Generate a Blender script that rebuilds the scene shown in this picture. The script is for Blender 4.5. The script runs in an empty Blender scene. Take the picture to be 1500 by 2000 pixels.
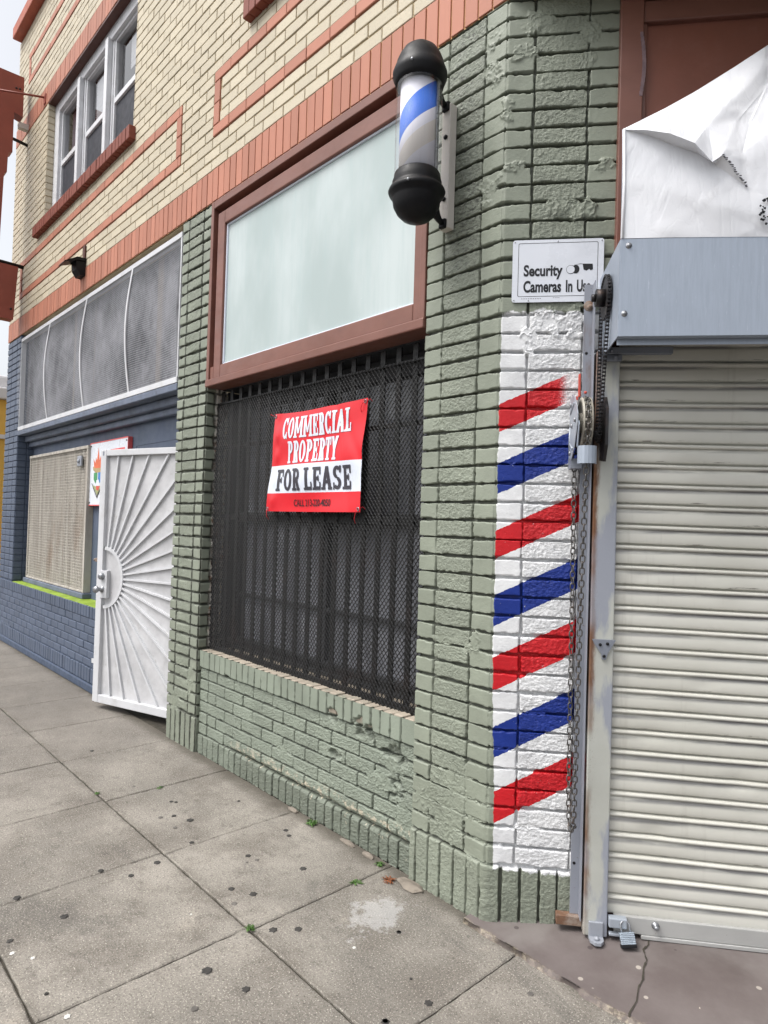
import bpy, bmesh, math, random
import numpy as np
from mathutils import Vector, Matrix
random.seed(7)
RNG = np.random.default_rng(11)
R = math.radians
PI = math.pi
scene = bpy.context.scene
COL = scene.collection

# ------------------------------------------------------------------ helpers
def lin(c):
    c = c / 255.0
    return c / 12.92 if c <= 0.04045 else ((c + 0.055) / 1.055) ** 2.4
def rgb(r, g, b):
    return (lin(r), lin(g), lin(b), 1.0)

def tag(o, label=None, cat=None, group=None, kind=None):
    if label: o['label'] = label
    if cat: o['category'] = cat
    if group: o['group'] = group
    if kind: o['kind'] = kind
    return o
def empty(name, loc=(0, 0, 0), rz=0.0, parent=None):
    o = bpy.data.objects.new(name, None)
    COL.objects.link(o)
    o.location = loc
    o.rotation_euler = (0, 0, rz)
    o.empty_display_size = 0.1
    if parent: o.parent = parent
    return o
def children(o):
    return [c for c in bpy.data.objects if c.parent == o]
def copy_tree(o, parent=None):
    c = o.copy()
    COL.objects.link(c)
    c.parent = parent
    for ch in children(o):
        copy_tree(ch, c)
    return c

class MB:
    """collects shapes into ONE mesh"""
    def __init__(self):
        self.bm = bmesh.new()
        self.mi = 0
    def _f(self, vs, smooth=False):
        try:
            f = self.bm.faces.new(vs)
            f.smooth = smooth
            f.material_index = self.mi
            return f
        except ValueError:
            return None
    def v(self, co):
        return self.bm.verts.new(co)
    def box(self, x0, x1, y0, y1, z0, z1, bev=0.0, mat=None):
        x0, x1 = min(x0, x1), max(x0, x1); y0, y1 = min(y0, y1), max(y0, y1); z0, z1 = min(z0, z1), max(z0, z1)
        b = min(bev, (x1 - x0) * .45, (y1 - y0) * .45, (z1 - z0) * .45)
        if b <= 0:
            c = [(x0, y0, z0), (x1, y0, z0), (x1, y1, z0), (x0, y1, z0), (x0, y0, z1), (x1, y0, z1), (x1, y1, z1), (x0, y1, z1)]
            vs = [self.v(mat @ Vector(p) if mat else p) for p in c]
            for q in ((0, 3, 2, 1), (4, 5, 6, 7), (0, 1, 5, 4), (1, 2, 6, 5), (2, 3, 7, 6), (3, 0, 4, 7)):
                self._f([vs[i] for i in q])
            return
        t = bmesh.new()
        bmesh.ops.create_cube(t, size=1.0)
        for vv in t.verts:
            vv.co = Vector(((x0 + x1) / 2 + vv.co.x * (x1 - x0), (y0 + y1) / 2 + vv.co.y * (y1 - y0), (z0 + z1) / 2 + vv.co.z * (z1 - z0)))
        bmesh.ops.bevel(t, geom=list(t.edges), offset=b, segments=2, profile=0.5, affect='EDGES')
        self.merge(t, mat)
    def merge(self, t, mat=None, smooth=None):
        m = {}
        for vv in t.verts:
            m[vv] = self.v(mat @ vv.co if mat else vv.co.copy())
        for f in t.faces:
            self._f([m[a] for a in f.verts], f.smooth if smooth is None else smooth)
        t.free()
    def prism(self, pts, axis, a0, a1, smooth=False):
        """extrude a 2D outline along an axis: 'x' outline (y,z), 'y' outline (x,z), 'z' outline (x,y)"""
        def mk(p, a):
            return {'x': (a, p[0], p[1]), 'y': (p[0], a, p[1]), 'z': (p[0], p[1], a)}[axis]
        A = [self.v(mk(p, a0)) for p in pts]; B = [self.v(mk(p, a1)) for p in pts]
        n = len(pts)
        self._f(A[::-1]); self._f(B)
        for i in range(n):
            self._f([A[i], A[(i + 1) % n], B[(i + 1) % n], B[i]], smooth)
    def lathe(self, prof, center, axis='z', n=32, smooth=True, caps=True):
        """prof = [(radius, height)]"""
        cx, cy, cz = center
        rings = []
        for r, h in prof:
            ring = []
            for i in range(n):
                a = 2 * PI * i / n
                c, s = r * math.cos(a), r * math.sin(a)
                p = {'z': (cx + c, cy + s, cz + h), 'x': (cx + h, cy + c, cz + s), 'y': (cx + c, cy + h, cz + s)}[axis]
                ring.append(self.v(p))
            rings.append(ring)
        for a, b in zip(rings[:-1], rings[1:]):
            for i in range(n):
                self._f([a[i], a[(i + 1) % n], b[(i + 1) % n], b[i]], smooth)
        if caps:
            self._f(rings[0][::-1]); self._f(rings[-1])
    def tube(self, pts, r, n=8, closed=False, caps=True, smooth=True):
        pts = [Vector(p) for p in pts]
        m = len(pts)
        rings = []
        prev = None
        for i, p in enumerate(pts):
            if closed:
                d = pts[(i + 1) % m] - pts[i - 1]
            else:
                d = pts[min(i + 1, m - 1)] - pts[max(i - 1, 0)]
            d.normalize()
            if prev is None:
                up = Vector((0, 0, 1)) if abs(d.z) < .9 else Vector((1, 0, 0))
                a = d.cross(up).normalized()
            else:
                a = (prev - d * prev.dot(d)).normalized()
            prev = a
            b = d.cross(a)
            rr = r[i] if isinstance(r, (list, tuple)) else r
            rings.append([self.v(p + (a * math.cos(2 * PI * k / n) + b * math.sin(2 * PI * k / n)) * rr) for k in range(n)])
        rng = range(m) if closed else range(m - 1)
        for i in rng:
            A, B = rings[i], rings[(i + 1) % m]
            for k in range(n):
                self._f([A[k], A[(k + 1) % n], B[(k + 1) % n], B[k]], smooth)
        if caps and not closed:
            self._f(rings[0][::-1]); self._f(rings[-1])
    def quad(self, a, b, c, d, smooth=False):
        self._f([self.v(a), self.v(b), self.v(c), self.v(d)], smooth)
    def bar(self, p, q, w, t, nrm):
        """flat bar from p to q, width w across, thickness t along nrm (toward nrm)"""
        p, q, nrm = Vector(p), Vector(q), Vector(nrm).normalized()
        d = (q - p).normalized(); s = d.cross(nrm).normalized() * (w / 2)
        c = [p - s, p + s, q + s, q - s]
        A = [self.v(x) for x in c]; B = [self.v(x + nrm * t) for x in c]
        self._f(A[::-1]); self._f(B)
        for i in range(4):
            self._f([A[i], A[(i + 1) % 4], B[(i + 1) % 4], B[i]])
    def build(self, name, mat, parent=None, recalc=True):
        if recalc: bmesh.ops.recalc_face_normals(self.bm, faces=list(self.bm.faces))
        me = bpy.data.meshes.new(name)
        self.bm.to_mesh(me); self.bm.free()
        for m in (mat if isinstance(mat, (list, tuple)) else [mat]):
            me.materials.append(m)
        o = bpy.data.objects.new(name, me)
        COL.objects.link(o)
        if parent: o.parent = parent
        return o

def np_mesh(name, verts, faces, mat, parent=None, smooth=False, uv=None, tone=None, mats=None):
    """verts (n,3), faces (m,4); uv per vertex (n,2); tone per vertex (n,4)"""
    me = bpy.data.meshes.new(name)
    verts = np.asarray(verts, dtype=np.float32); faces = np.asarray(faces, dtype=np.int32)
    k = faces.shape[1]
    me.vertices.add(len(verts)); me.vertices.foreach_set('co', verts.ravel())
    me.loops.add(faces.size); me.loops.foreach_set('vertex_index', faces.ravel())
    me.polygons.add(len(faces)); me.polygons.foreach_set('loop_start', np.arange(0, faces.size, k, dtype=np.int32))
    me.polygons.foreach_set('loop_total', np.full(len(faces), k, dtype=np.int32))
    me.polygons.foreach_set('use_smooth', np.full(len(faces), bool(smooth)))
    if mats is not None: me.polygons.foreach_set('material_index', np.asarray(mats, dtype=np.int32))
    me.update(calc_edges=True)
    if uv is not None:
        l = me.uv_layers.new(name='UVMap')
        l.data.foreach_set('uv', np.asarray(uv, dtype=np.float32)[faces.ravel()].ravel())
    if tone is not None:
        a = me.color_attributes.new('tone', 'FLOAT_COLOR', 'POINT')
        a.data.foreach_set('color', np.asarray(tone, dtype=np.float32).ravel())
    for m in (mat if isinstance(mat, (list, tuple)) else [mat]):
        me.materials.append(m)
    me.validate()
    o = bpy.data.objects.new(name, me)
    COL.objects.link(o)
    if parent: o.parent = parent
    return o

# numpy value noise
def _hash(ix, iy, seed):
    h = (ix.astype(np.int64) * 374761393 + iy.astype(np.int64) * 668265263 + seed * 1442695041) & 0x7fffffff
    h = ((h ^ (h >> 13)) * 1274126177) & 0x7fffffff
    return ((h ^ (h >> 16)) & 0xffff) / 65535.0
def vnoise(x, y, seed=0):
    ix = np.floor(x); iy = np.floor(y); fx = x - ix; fy = y - iy
    fx = fx * fx * (3 - 2 * fx); fy = fy * fy * (3 - 2 * fy)
    a = _hash(ix, iy, seed); b = _hash(ix + 1, iy, seed); c = _hash(ix, iy + 1, seed); d = _hash(ix + 1, iy + 1, seed)
    return (a * (1 - fx) + b * fx) * (1 - fy) + (c * (1 - fx) + d * fx) * fy
def fbm(x, y, seed=0, oct=4):
    s = 0; a = .5
    for i in range(oct):
        s = s + a * vnoise(x, y, seed + i * 17); x = x * 2.03; y = y * 2.03; a *= .5
    return s / (1 - .5 ** oct)
def sstep(a, b, x):
    t = np.clip((x - a) / (b - a), 0, 1)
    return t * t * (3 - 2 * t)

# ------------------------------------------------------------------ materials
class NT:
    def __init__(self, name):
        self.m = bpy.data.materials.new(name)
        self.m.use_nodes = True
        self.t = self.m.node_tree
        self.t.nodes.clear()
        self.out = self.t.nodes.new('ShaderNodeOutputMaterial')
        self.b = self.t.nodes.new('ShaderNodeBsdfPrincipled')
        self.t.links.new(self.b.outputs[0], self.out.inputs[0])
        self.co = self.t.nodes.new('ShaderNodeTexCoord').outputs['Object']
    def n(self, typ, **kw):
        nd = self.t.nodes.new(typ)
        for k, v in kw.items(): setattr(nd, k, v)
        return nd
    def set(self, sock, val):
        if hasattr(val, 'default_value') or isinstance(val, bpy.types.NodeSocket): self.t.links.new(val, sock)
        else: sock.default_value = val
    def noise(self, scale=5, detail=4, rough=.55, co=None, dist=0.0):
        nd = self.n('ShaderNodeTexNoise')
        self.set(nd.inputs['Vector'], co if co is not None else self.co)
        nd.inputs['Scale'].default_value = scale; nd.inputs['Detail'].default_value = detail
        nd.inputs['Roughness'].default_value = rough; nd.inputs['Distortion'].default_value = dist
        return nd.outputs['Fac']
    def vor(self, scale, co=None, feature='F1'):
        nd = self.n('ShaderNodeTexVoronoi', feature=feature)
        self.set(nd.inputs['Vector'], co if co is not None else self.co)
        nd.inputs['Scale'].default_value = scale
        return nd.outputs['Distance']
    def mapco(self, scale=(1, 1, 1), loc=(0, 0, 0), rot=(0, 0, 0), co=None):
        nd = self.n('ShaderNodeMapping')
        self.set(nd.inputs['Vector'], co if co is not None else self.co)
        nd.inputs['Scale'].default_value = scale; nd.inputs['Location'].default_value = loc; nd.inputs['Rotation'].default_value = rot
        return nd.outputs[0]
    def math(self, op, a, b=None, c=None, clamp=False):
        nd = self.n('ShaderNodeMath', operation=op, use_clamp=clamp)
        self.set(nd.inputs[0], a)
        if b is not None: self.set(nd.inputs[1], b)
        if c is not None: self.set(nd.inputs[2], c)
        return nd.outputs[0]
    def rng(self, x, a, b, c=0.0, d=1.0, smooth=True):
        nd = self.n('ShaderNodeMapRange', interpolation_type='SMOOTHSTEP' if smooth else 'LINEAR', clamp=True)
        self.set(nd.inputs['Value'], x)
        for k, v in (('From Min', a), ('From Max', b), ('To Min', c), ('To Max', d)): self.set(nd.inputs[k], v)
        return nd.outputs[0]
    def mix(self, f, a, b, mode='MIX'):
        nd = self.n('ShaderNodeMix', data_type='RGBA', blend_type=mode)
        self.set(nd.inputs[0], f); self.set(nd.inputs[6], a); self.set(nd.inputs[7], b)
        return nd.outputs[2]
    def sep(self, v):
        nd = self.n('ShaderNodeSeparateXYZ'); self.set(nd.inputs[0], v)
        return nd.outputs
    def attr(self, name='tone'):
        nd = self.n('ShaderNodeAttribute', attribute_name=name)
        s = self.n('ShaderNodeSeparateColor'); self.t.links.new(nd.outputs['Color'], s.inputs[0])
        return s.outputs
    def uv(self):
        return self.n('ShaderNodeUVMap', uv_map='UVMap').outputs[0]
    def bump(self, h, strength=.3, dist=.002, prev=None):
        nd = self.n('ShaderNodeBump')
        self.set(nd.inputs['Height'], h); nd.inputs['Strength'].default_value = strength; nd.inputs['Distance'].default_value = dist
        if prev is not None: self.t.links.new(prev, nd.inputs['Normal'])
        return nd.outputs[0]
    def fin(self, col, rough=.6, bump=None, metal=0.0, spec=.5, **kw):
        b = self.b
        self.set(b.inputs['Base Color'], col); self.set(b.inputs['Roughness'], rough)
        self.set(b.inputs['Metallic'], metal); b.inputs['Specular IOR Level'].default_value = spec
        if bump is not None: self.t.links.new(bump, b.inputs['Normal'])
        for k, v in kw.items(): self.set(b.inputs[k], v)
        return self.m

def paint(name, c, var=.12, scale=6, rough=.5, dirt=None, dirt_amt=.35, dirt_scale=3, bumpk=.15, bscale=60, spec=.4, metal=0.0, stretch=(1, 1, 1)):
    """painted or plain surface with uneven tone and worn patches"""
    N = NT(name)
    co = N.mapco(scale=stretch)
    d = tuple(x * (1 - var) for x in c[:3]) + (1,)
    l = tuple(min(1, x * (1 + var)) for x in c[:3]) + (1,)
    col = N.mix(N.rng(N.noise(scale, 5, .6, co), .3, .7), d, l)
    if dirt:
        m = N.rng(N.noise(dirt_scale, 7, .7, co), .5, .78, 0, dirt_amt)
        col = N.mix(m, col, dirt)
    r = N.rng(N.noise(scale * 3, 4, .6, co), .3, .7, max(.05, rough - .1), min(1, rough + .1))
    return N.fin(col, r, N.bump(N.noise(bscale, 4, .6, co), bumpk, .003), metal, spec)

def rusty(name, c, rust_amt=.5, rust_scale=9, rough=.5, metal=.0, stretch=(1, 1, .25), thr=.52):
    N = NT(name)
    col = N.mix(N.rng(N.noise(5, 5), .3, .7), tuple(x * .88 for x in c[:3]) + (1,), c)
    rust = N.mix(N.noise(40, 4), rgb(76, 50, 36), rgb(126, 90, 64))
    co = N.mapco(scale=stretch)
    m = N.rng(N.noise(rust_scale, 8, .72, co), thr, thr + .16, 0, rust_amt)
    sp = N.rng(N.noise(90, 3, .6), .66, .74, 0, rust_amt * .8)
    m = N.math('MAXIMUM', m, sp)
    col = N.mix(m, col, rust)
    return N.fin(col, N.math('ADD', rough, N.math('MULTIPLY', m, .35)), N.bump(N.noise(120, 4), .12, .002), metal, .45)

# green brick of the near piers, with the white panel and the barber stripes painted on the bricks
def make_brick_paint(name, c, stripes=False, soot=0.0, strip_white=False, lowpeel=False):
    N = NT(name)
    uv = N.uv(); u, v, _ = N.sep(uv)
    t = N.attr()
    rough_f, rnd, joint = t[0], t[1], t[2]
    col = N.mix(N.rng(N.noise(4, 5, .6, uv), .3, .7), tuple(x * .86 for x in c[:3]) + (1,), tuple(x * 1.08 for x in c[:3]) + (1,))
    col = N.mix(N.math('MULTIPLY', rnd, .22), col, tuple(x * .72 for x in c[:3]) + (1,))
    # thin paint in pores and scrapes
    pore = N.rng(N.noise(190, 5, .7, N.mapco(scale=(.6, 1, 1), co=uv)), .56, .66, 0, .9)
    pore = N.math('MULTIPLY', pore, N.rng(rough_f, 0, 1, .10, .85))
    col = N.mix(pore, col, tuple(x * .38 for x in c[:3]) + (1,))
    if soot > 0:
        s1 = N.rng(N.noise(95, 6, .7, N.mapco(scale=(.45, 1, 1), co=uv)), .45, .62)
        s2 = N.rng(N.noise(2.6, 4, .6, N.mapco(scale=(1.4, 1, 1), co=uv)), .38, .62)
        zone = N.math('MULTIPLY', N.rng(u, -.07, -.13), N.rng(v, 2.2, 2.8))
        sm = N.math('MULTIPLY', N.math('MULTIPLY', s1, zone), N.math('MULTIPLY', N.math('ADD', N.math('MULTIPLY', s2, .5), .4), rough_f), clamp=True)
        col = N.mix(N.math('MULTIPLY', sm, soot), col, rgb(48, 48, 44))
    # grime and chalky chips
    col = N.mix(N.rng(N.noise(7, 8, .75, N.mapco(scale=(1.3, .7, 1), co=uv)), .56, .8, 0, .4), col, rgb(86, 88, 78))
    chip = N.rng(N.noise(48, 5, .7, uv), .715, .735, 0, 1)
    chip = N.math('MULTIPLY', chip, N.rng(v, 1.3, .15, 0.0, .9))
    col = N.mix(chip, col, rgb(200, 192, 172))
    if lowpeel:
        pe = N.rng(N.math('ADD', N.noise(24, 6, .7, uv), N.rng(v, .06, .16, 0, .13)), .66, .69)
        pe = N.math('MULTIPLY', pe, N.math('MULTIPLY', N.rng(v, .20, .15), N.rng(u, .35, .5)))
        bd = N.math('MULTIPLY', N.rng(N.math('ADD', v, N.math('MULTIPLY', N.math('SUBTRACT', N.noise(9, 5, .6, uv), .5), .05)), .135, .115), N.rng(u, .3, .6, .2, .5))
        col = N.mix(bd, col, rgb(84, 88, 78))
        col = N.mix(N.math('MULTIPLY', pe, .85), col, rgb(190, 180, 160))
    if stripes:
        w1 = N.noise(34, 4, .6, uv); w2 = N.noise(9, 3, .5, uv)
        wob = N.math('ADD', N.math('MULTIPLY', N.math('SUBTRACT', w1, .5), .016), N.math('MULTIPLY', N.math('SUBTRACT', w2, .5), .012))
        # white field
        mu = N.rng(N.math('SUBTRACT', N.math('ADD', u, wob), N.rng(v, 1.05, .35, 0, .020)), .004, .007)
        mv = N.math('MULTIPLY', N.rng(N.math('ADD', v, N.math('MULTIPLY', wob, 2.2)), .205, .211), N.rng(N.math('ADD', v, N.math('MULTIPLY', wob, 3.0)), 2.302, 2.294))
        wm = N.math('MULTIPLY', mu, mv)
        white = N.mix(N.rng(N.noise(6, 5, .6, uv), .35, .7), rgb(206, 207, 209), rgb(226, 227, 228))
        wd = N.rng(N.noise(11, 7, .75, N.mapco(scale=(1, 2.2, 1), co=uv)), .60, .8, 0, .5)
        white = N.mix(wd, white, rgb(176, 170, 158))
        white = N.mix(N.math('MULTIPLY', pore, .45), white, rgb(120, 116, 106))
        # stripe coordinate: v minus a slope that steepens towards the ground
        slope = N.rng(v, .45, 1.95, .575, .455, smooth=False)
        w3 = N.math('MULTIPLY', N.math('SUBTRACT', N.noise(60, 4, .65, uv), .5), .013)
        q = N.math('SUBTRACT', v, N.math('MULTIPLY', slope, N.math('SUBTRACT', u, .0)))
        q = N.math('ADD', q, N.math('ADD', w3, N.math('MULTIPLY', wob, .3)))
        ramp = N.n('ShaderNodeValToRGB'); ramp.color_ramp.interpolation = 'CONSTANT'
        W = (1, 1, 1, 1); RD = rgb(205, 22, 34); BL = rgb(16, 48, 138)
        edges = [(0, W), (.352, RD), (.472, W), (.602, BL), (.717, W), (.856, RD), (.978, W), (1.094, BL), (1.212, W), (1.350, RD), (1.462, W), (1.592, BL), (1.71, W), (1.831, RD), (1.938, W)]
        el = ramp.color_ramp.elements
        while len(el) > 1: el.remove(el[0])
        el[0].position = 0; el[0].color = W
        for p, cc in edges[1:]:
            e = el.new(p / 2.5); e.color = cc
        N.t.links.new(N.math('DIVIDE', q, 2.5), ramp.inputs[0])
        scol = ramp.outputs[0]
        ss = N.n('ShaderNodeSeparateColor'); N.t.links.new(scol, ss.inputs[0])
        ism = N.math('LESS_THAN', ss.outputs[1], .5)
        # the topmost stripe fades out in a spray
        fade = N.math('MULTIPLY', N.rng(v, 1.86, 1.90), N.rng(N.math('ADD', u, N.math('MULTIPLY', N.math('SUBTRACT', N.noise(300, 2, .5, uv), .5), .09)), .225, .262))
        ism = N.math('MULTIPLY', ism, N.math('SUBTRACT', 1.0, fade))
        thin = N.rng(N.noise(75, 5, .7, N.mapco(scale=(.6, 1, 1), co=uv)), .66, .76, 0, .5)
        scol = N.mix(N.math('MULTIPLY', thin, rough_f), scol, N.mix(.72, scol, (1, 1, 1, 1)))
        scol = N.mix(N.math('MULTIPLY', N.noise(8, 4, .6, uv), .35), scol, tuple([0, 0, 0, 1]))
        flake = N.rng(N.noise(55, 6, .75, uv), .655, .675, 0, .85)
        ism = N.math('MULTIPLY', ism, N.math('SUBTRACT', 1.0, flake))
        white = N.mix(ism, white, scol)
        col = N.mix(wm, col, white)
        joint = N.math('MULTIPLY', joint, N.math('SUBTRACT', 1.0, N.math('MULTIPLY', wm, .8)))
    if strip_white:
        sw = N.rng(N.math('ADD', u, N.math('MULTIPLY', N.math('SUBTRACT', N.noise(22, 4, .6, uv), .5), .05)), .683, .690)
        wc = N.mix(N.rng(N.noise(14, 5, .7, uv), .5, .66), rgb(196, 192, 184), rgb(120, 84, 58))
        col = N.mix(sw, col, wc)
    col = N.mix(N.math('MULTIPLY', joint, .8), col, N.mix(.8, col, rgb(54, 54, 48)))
    h1 = N.noise(210, 5, .65, N.mapco(scale=(.5, 1, 1), co=uv)); h2 = N.noise(70, 4, .6, uv)
    hh = N.math('MULTIPLY', N.math('ADD', h1, h2), N.rng(rough_f, 0, 1, .22, 1.0))
    bp = N.bump(hh, .8, .005)
    return N.fin(col, N.rng(N.noise(20, 3, .5, uv), .3, .7, .42, .62), bp, 0, .4)

GREEN = rgb(133, 139, 125)
M = {}
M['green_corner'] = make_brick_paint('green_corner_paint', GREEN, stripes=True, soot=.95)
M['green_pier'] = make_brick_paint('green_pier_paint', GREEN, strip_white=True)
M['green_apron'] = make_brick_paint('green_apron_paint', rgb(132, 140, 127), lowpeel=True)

def brick_far(name, c, var=.18, rough=.6, grime=None, gamt=.3, bumpk=.5, bscale=70, gz=None, stretch=(1, 1, 1)):
    N = NT(name)
    t = N.attr()
    co = N.mapco(scale=stretch)
    col = N.mix(t[1], tuple(x * (1 - var) for x in c[:3]) + (1,), tuple(min(1, x * (1 + var * .5)) for x in c[:3]) + (1,))
    col = N.mix(N.rng(N.noise(2.5, 6, .65), .4, .75, 0, .35), col, tuple(x * .8 for x in c[:3]) + (1,))
    if grime:
        g = N.rng(N.noise(5, 8, .75, N.mapco(scale=(1, 1, .6))), .55, .74, 0, gamt)
        col = N.mix(g, col, grime)
    st = N.rng(N.noise(2.2, 6, .7, N.mapco(scale=(3.5, 3.5, .35))), .55, .74, 0, .30)
    col = N.mix(st, col, tuple(x * .55 for x in c[:3]) + (1,))
    pore = N.math('MULTIPLY', N.rng(N.noise(120, 5, .7), .56, .66, 0, .6), t[0])
    col = N.mix(pore, col, tuple(x * .5 for x in c[:3]) + (1,))
    b = N.bump(N.math('MULTIPLY', N.noise(bscale, 5, .65), N.rng(t[0], 0, 1, .25, 1)), bumpk, .004)
    return N.fin(col, rough, b, 0, .35)
M['cream'] = brick_far('cream_brick', rgb(194, 184, 162), .10, grime=rgb(150, 136, 110), gamt=.28)
M['cream_mortar'] = paint('cream_mortar', rgb(176, 160, 130), rough=.8, dirt=rgb(110, 98, 80))
M['terra'] = brick_far('terracotta_brick', rgb(176, 118, 97), .17, grime=rgb(140, 92, 76), gamt=.3)
M['terra_mortar'] = paint('ochre_mortar', rgb(190, 150, 104), rough=.8, dirt=rgb(120, 92, 70))
M['sillred'] = brick_far('dark_red_brick', rgb(140, 74, 58), .25, grime=rgb(64, 44, 40), gamt=.6)
M['blue'] = brick_far('slate_blue_brick', rgb(82, 92, 110), .14, rough=.5, grime=rgb(64, 74, 90), gamt=.4)
M['blue_mortar'] = paint('slate_blue_mortar', rgb(66, 77, 96), rough=.6)
M['stucco'] = paint('slate_blue_stucco', rgb(80, 89, 106), .1, 3, .7, rgb(74, 92, 96), .4, 1.2, .35, 90)
M['bluetrim'] = paint('grey_blue_trim', rgb(98, 106, 122), .14, 5, .6, rgb(62, 64, 70), .6, 7)
M['lime'] = paint('lime_green_ledge', rgb(126, 150, 44), .2, 8, .6, rgb(190, 200, 150), .5, 20)
M['brown'] = paint('brown_paint', rgb(118, 79, 68), .1, 5, .42, rgb(92, 60, 54), .45, 9, .12, 40, stretch=(.5, 1, 1))
M['brown_dark'] = paint('dark_brown_paint', rgb(84, 52, 44), .12, 5, .5)
M['white_paint'] = paint('white_painted_metal', rgb(198, 199, 202), .05, 4, .4, rgb(164, 162, 158), .5, 6)
M['white_frame'] = paint('white_vinyl', rgb(208, 209, 212), .05, 5, .45, rgb(150, 148, 146), .4, 8)
M['black'] = paint('black_plastic', rgb(13, 13, 16), .2, 6, .5, rgb(32, 33, 38), .3, 5, .06, 80, .25)
M['black_iron'] = paint('black_iron', rgb(19, 19, 20), .25, 12, .5, rgb(52, 34, 28), .35, 4)
M['galv'] = NT('galvanised_steel')
def _galv(N, c, streak=.5):
    co = N.mapco(scale=(14, 14, 1.1))
    s = N.noise(6, 6, .7, co)
    col = N.mix(N.rng(s, .3, .7), tuple(x * .92 for x in c[:3]) + (1,), tuple(min(1, x * 1.05) for x in c[:3]) + (1,))
    col = N.mix(N.rng(N.noise(3, 6, .7), .5, .75, 0, .25), col, tuple(x * .75 for x in c[:3]) + (1,))
    sc = N.rng(N.noise(30, 4, .7, N.mapco(scale=(6, 6, .35))), .64, .7, 0, .4)
    col = N.mix(sc, col, rgb(220, 226, 234))
    return N.fin(col, N.rng(s, .3, .7, .33, .5), N.bump(N.noise(30, 3, .5, co), .05, .002), .35, .5)
M['galv'] = _galv(M['galv'], rgb(158, 167, 180))
M['rustgrey'] = rusty('grey_steel_rust', rgb(150, 154, 162), .8, 7, .5, .1, (1.6, 1.6, .2), .56)
M['greysteel'] = rusty('grey_steel', rgb(132, 137, 148), .55, 8, .5, .2, (1, 1, .5), .62)
def _guide():
    N = NT('guide_rail_paint')
    x, y, z = N.sep(N.co)
    col = N.mix(N.rng(N.noise(3, 5, .6), .3, .7), rgb(168, 169, 162), rgb(180, 182, 176))
    # grey overspray patches
    col = N.mix(N.rng(N.noise(2.3, 5, .6, N.mapco(scale=(3, 1, .9))), .47, .56, 0, .8), col, rgb(136, 141, 156))
    rust = N.mix(N.noise(60, 5, .7), rgb(74, 48, 34), rgb(128, 90, 62))
    e = N.math('ADD', x, N.math('MULTIPLY', N.math('SUBTRACT', N.noise(26, 7, .75, N.mapco(scale=(1, 1, .25))), .5), .045))
    m = N.math('MULTIPLY', N.rng(e, .368, .350), N.rng(N.noise(1.7, 3, .5, N.mapco(scale=(0, 0, 1.3))), .38, .56))
    sp = N.math('MULTIPLY', N.rng(N.noise(240, 3, .7), .60, .66), N.rng(x, .385, .345, 0, .8))
    sp2 = N.rng(N.noise(9, 7, .8), .69, .73, 0, .9)
    m = N.math('MAXIMUM', N.math('MAXIMUM', m, sp), sp2)
    col = N.mix(m, col, rust)
    return N.fin(col, N.rng(m, 0, 1, .45, .85), N.bump(N.noise(120, 4), .15, .002), 0, .45)
M['guide'] = _guide()
M['lightsteel'] = rusty('pale_steel', rgb(160, 167, 176), .45, 8, .45, .2, (1, 1, .6), .64)
M['ivorywheel'] = rusty('ivory_wheel', rgb(156, 151, 140), .6, 14, .5, .05, (1, 1, 1), .6)
M['darkchain'] = paint('dark_oily_steel', rgb(44, 43, 45), .25, 30, .45, rgb(86, 60, 44), .4, 20, .1, 100, .5, .5)
M['chain'] = paint('worn_chain_steel', rgb(92, 90, 88), .25, 40, .42, rgb(110, 78, 56), .5, 18, .1, 100, .5, .6)
M['rust'] = rusty('rusted_bar', rgb(140, 128, 118), .9, 6, .7, .0, (1, 1, 1), .42)
M['signwhite'] = paint('white_sign_board', rgb(214, 218, 226), .03, 3, .3, rgb(186, 190, 198), .25, 5, .02)
M['ink'] = paint('black_ink', rgb(26, 27, 32), .1, 10, .5)
M['screw'] = paint('screw_steel', rgb(150, 152, 156), .2, 40, .35, None, 0, 1, .02, 50, .5, .7)

# shutter curtain, dusty cream with overspray and painted-in bead shade along the slat joints
def _shutter():
    N = NT('cream_shutter_steel')
    x, y, z = N.sep(N.co)
    col = N.mix(N.rng(N.noise(2.2, 5), .3, .7), rgb(190, 189, 180), rgb(202, 201, 193))
    co = N.mapco(scale=(.9, 1, 9))
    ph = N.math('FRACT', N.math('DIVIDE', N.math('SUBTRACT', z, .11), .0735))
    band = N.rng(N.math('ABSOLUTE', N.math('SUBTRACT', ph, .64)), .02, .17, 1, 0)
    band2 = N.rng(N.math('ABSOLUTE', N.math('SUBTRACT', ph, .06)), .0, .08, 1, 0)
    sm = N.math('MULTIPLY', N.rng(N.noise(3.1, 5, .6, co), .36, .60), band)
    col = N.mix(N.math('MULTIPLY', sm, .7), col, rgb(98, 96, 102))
    scr = N.math('MULTIPLY', N.rng(N.noise(9, 7, .75, N.mapco(scale=(1, 1, 14))), .58, .63), band2)
    run = N.rng(N.noise(5, 6, .7, N.mapco(scale=(3.5, 1, .25))), .56, .75, 0, .22)
    col = N.mix(run, col, rgb(128, 122, 112))
    col = N.mix(N.math('MULTIPLY', scr, .8), col, rgb(70, 62, 56))
    return N.fin(col, N.rng(N.noise(14, 3), .3, .7, .34, .5), N.bump(N.noise(40, 3), .04, .002), .0, .5)
M['shutter'] = _shutter()

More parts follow.
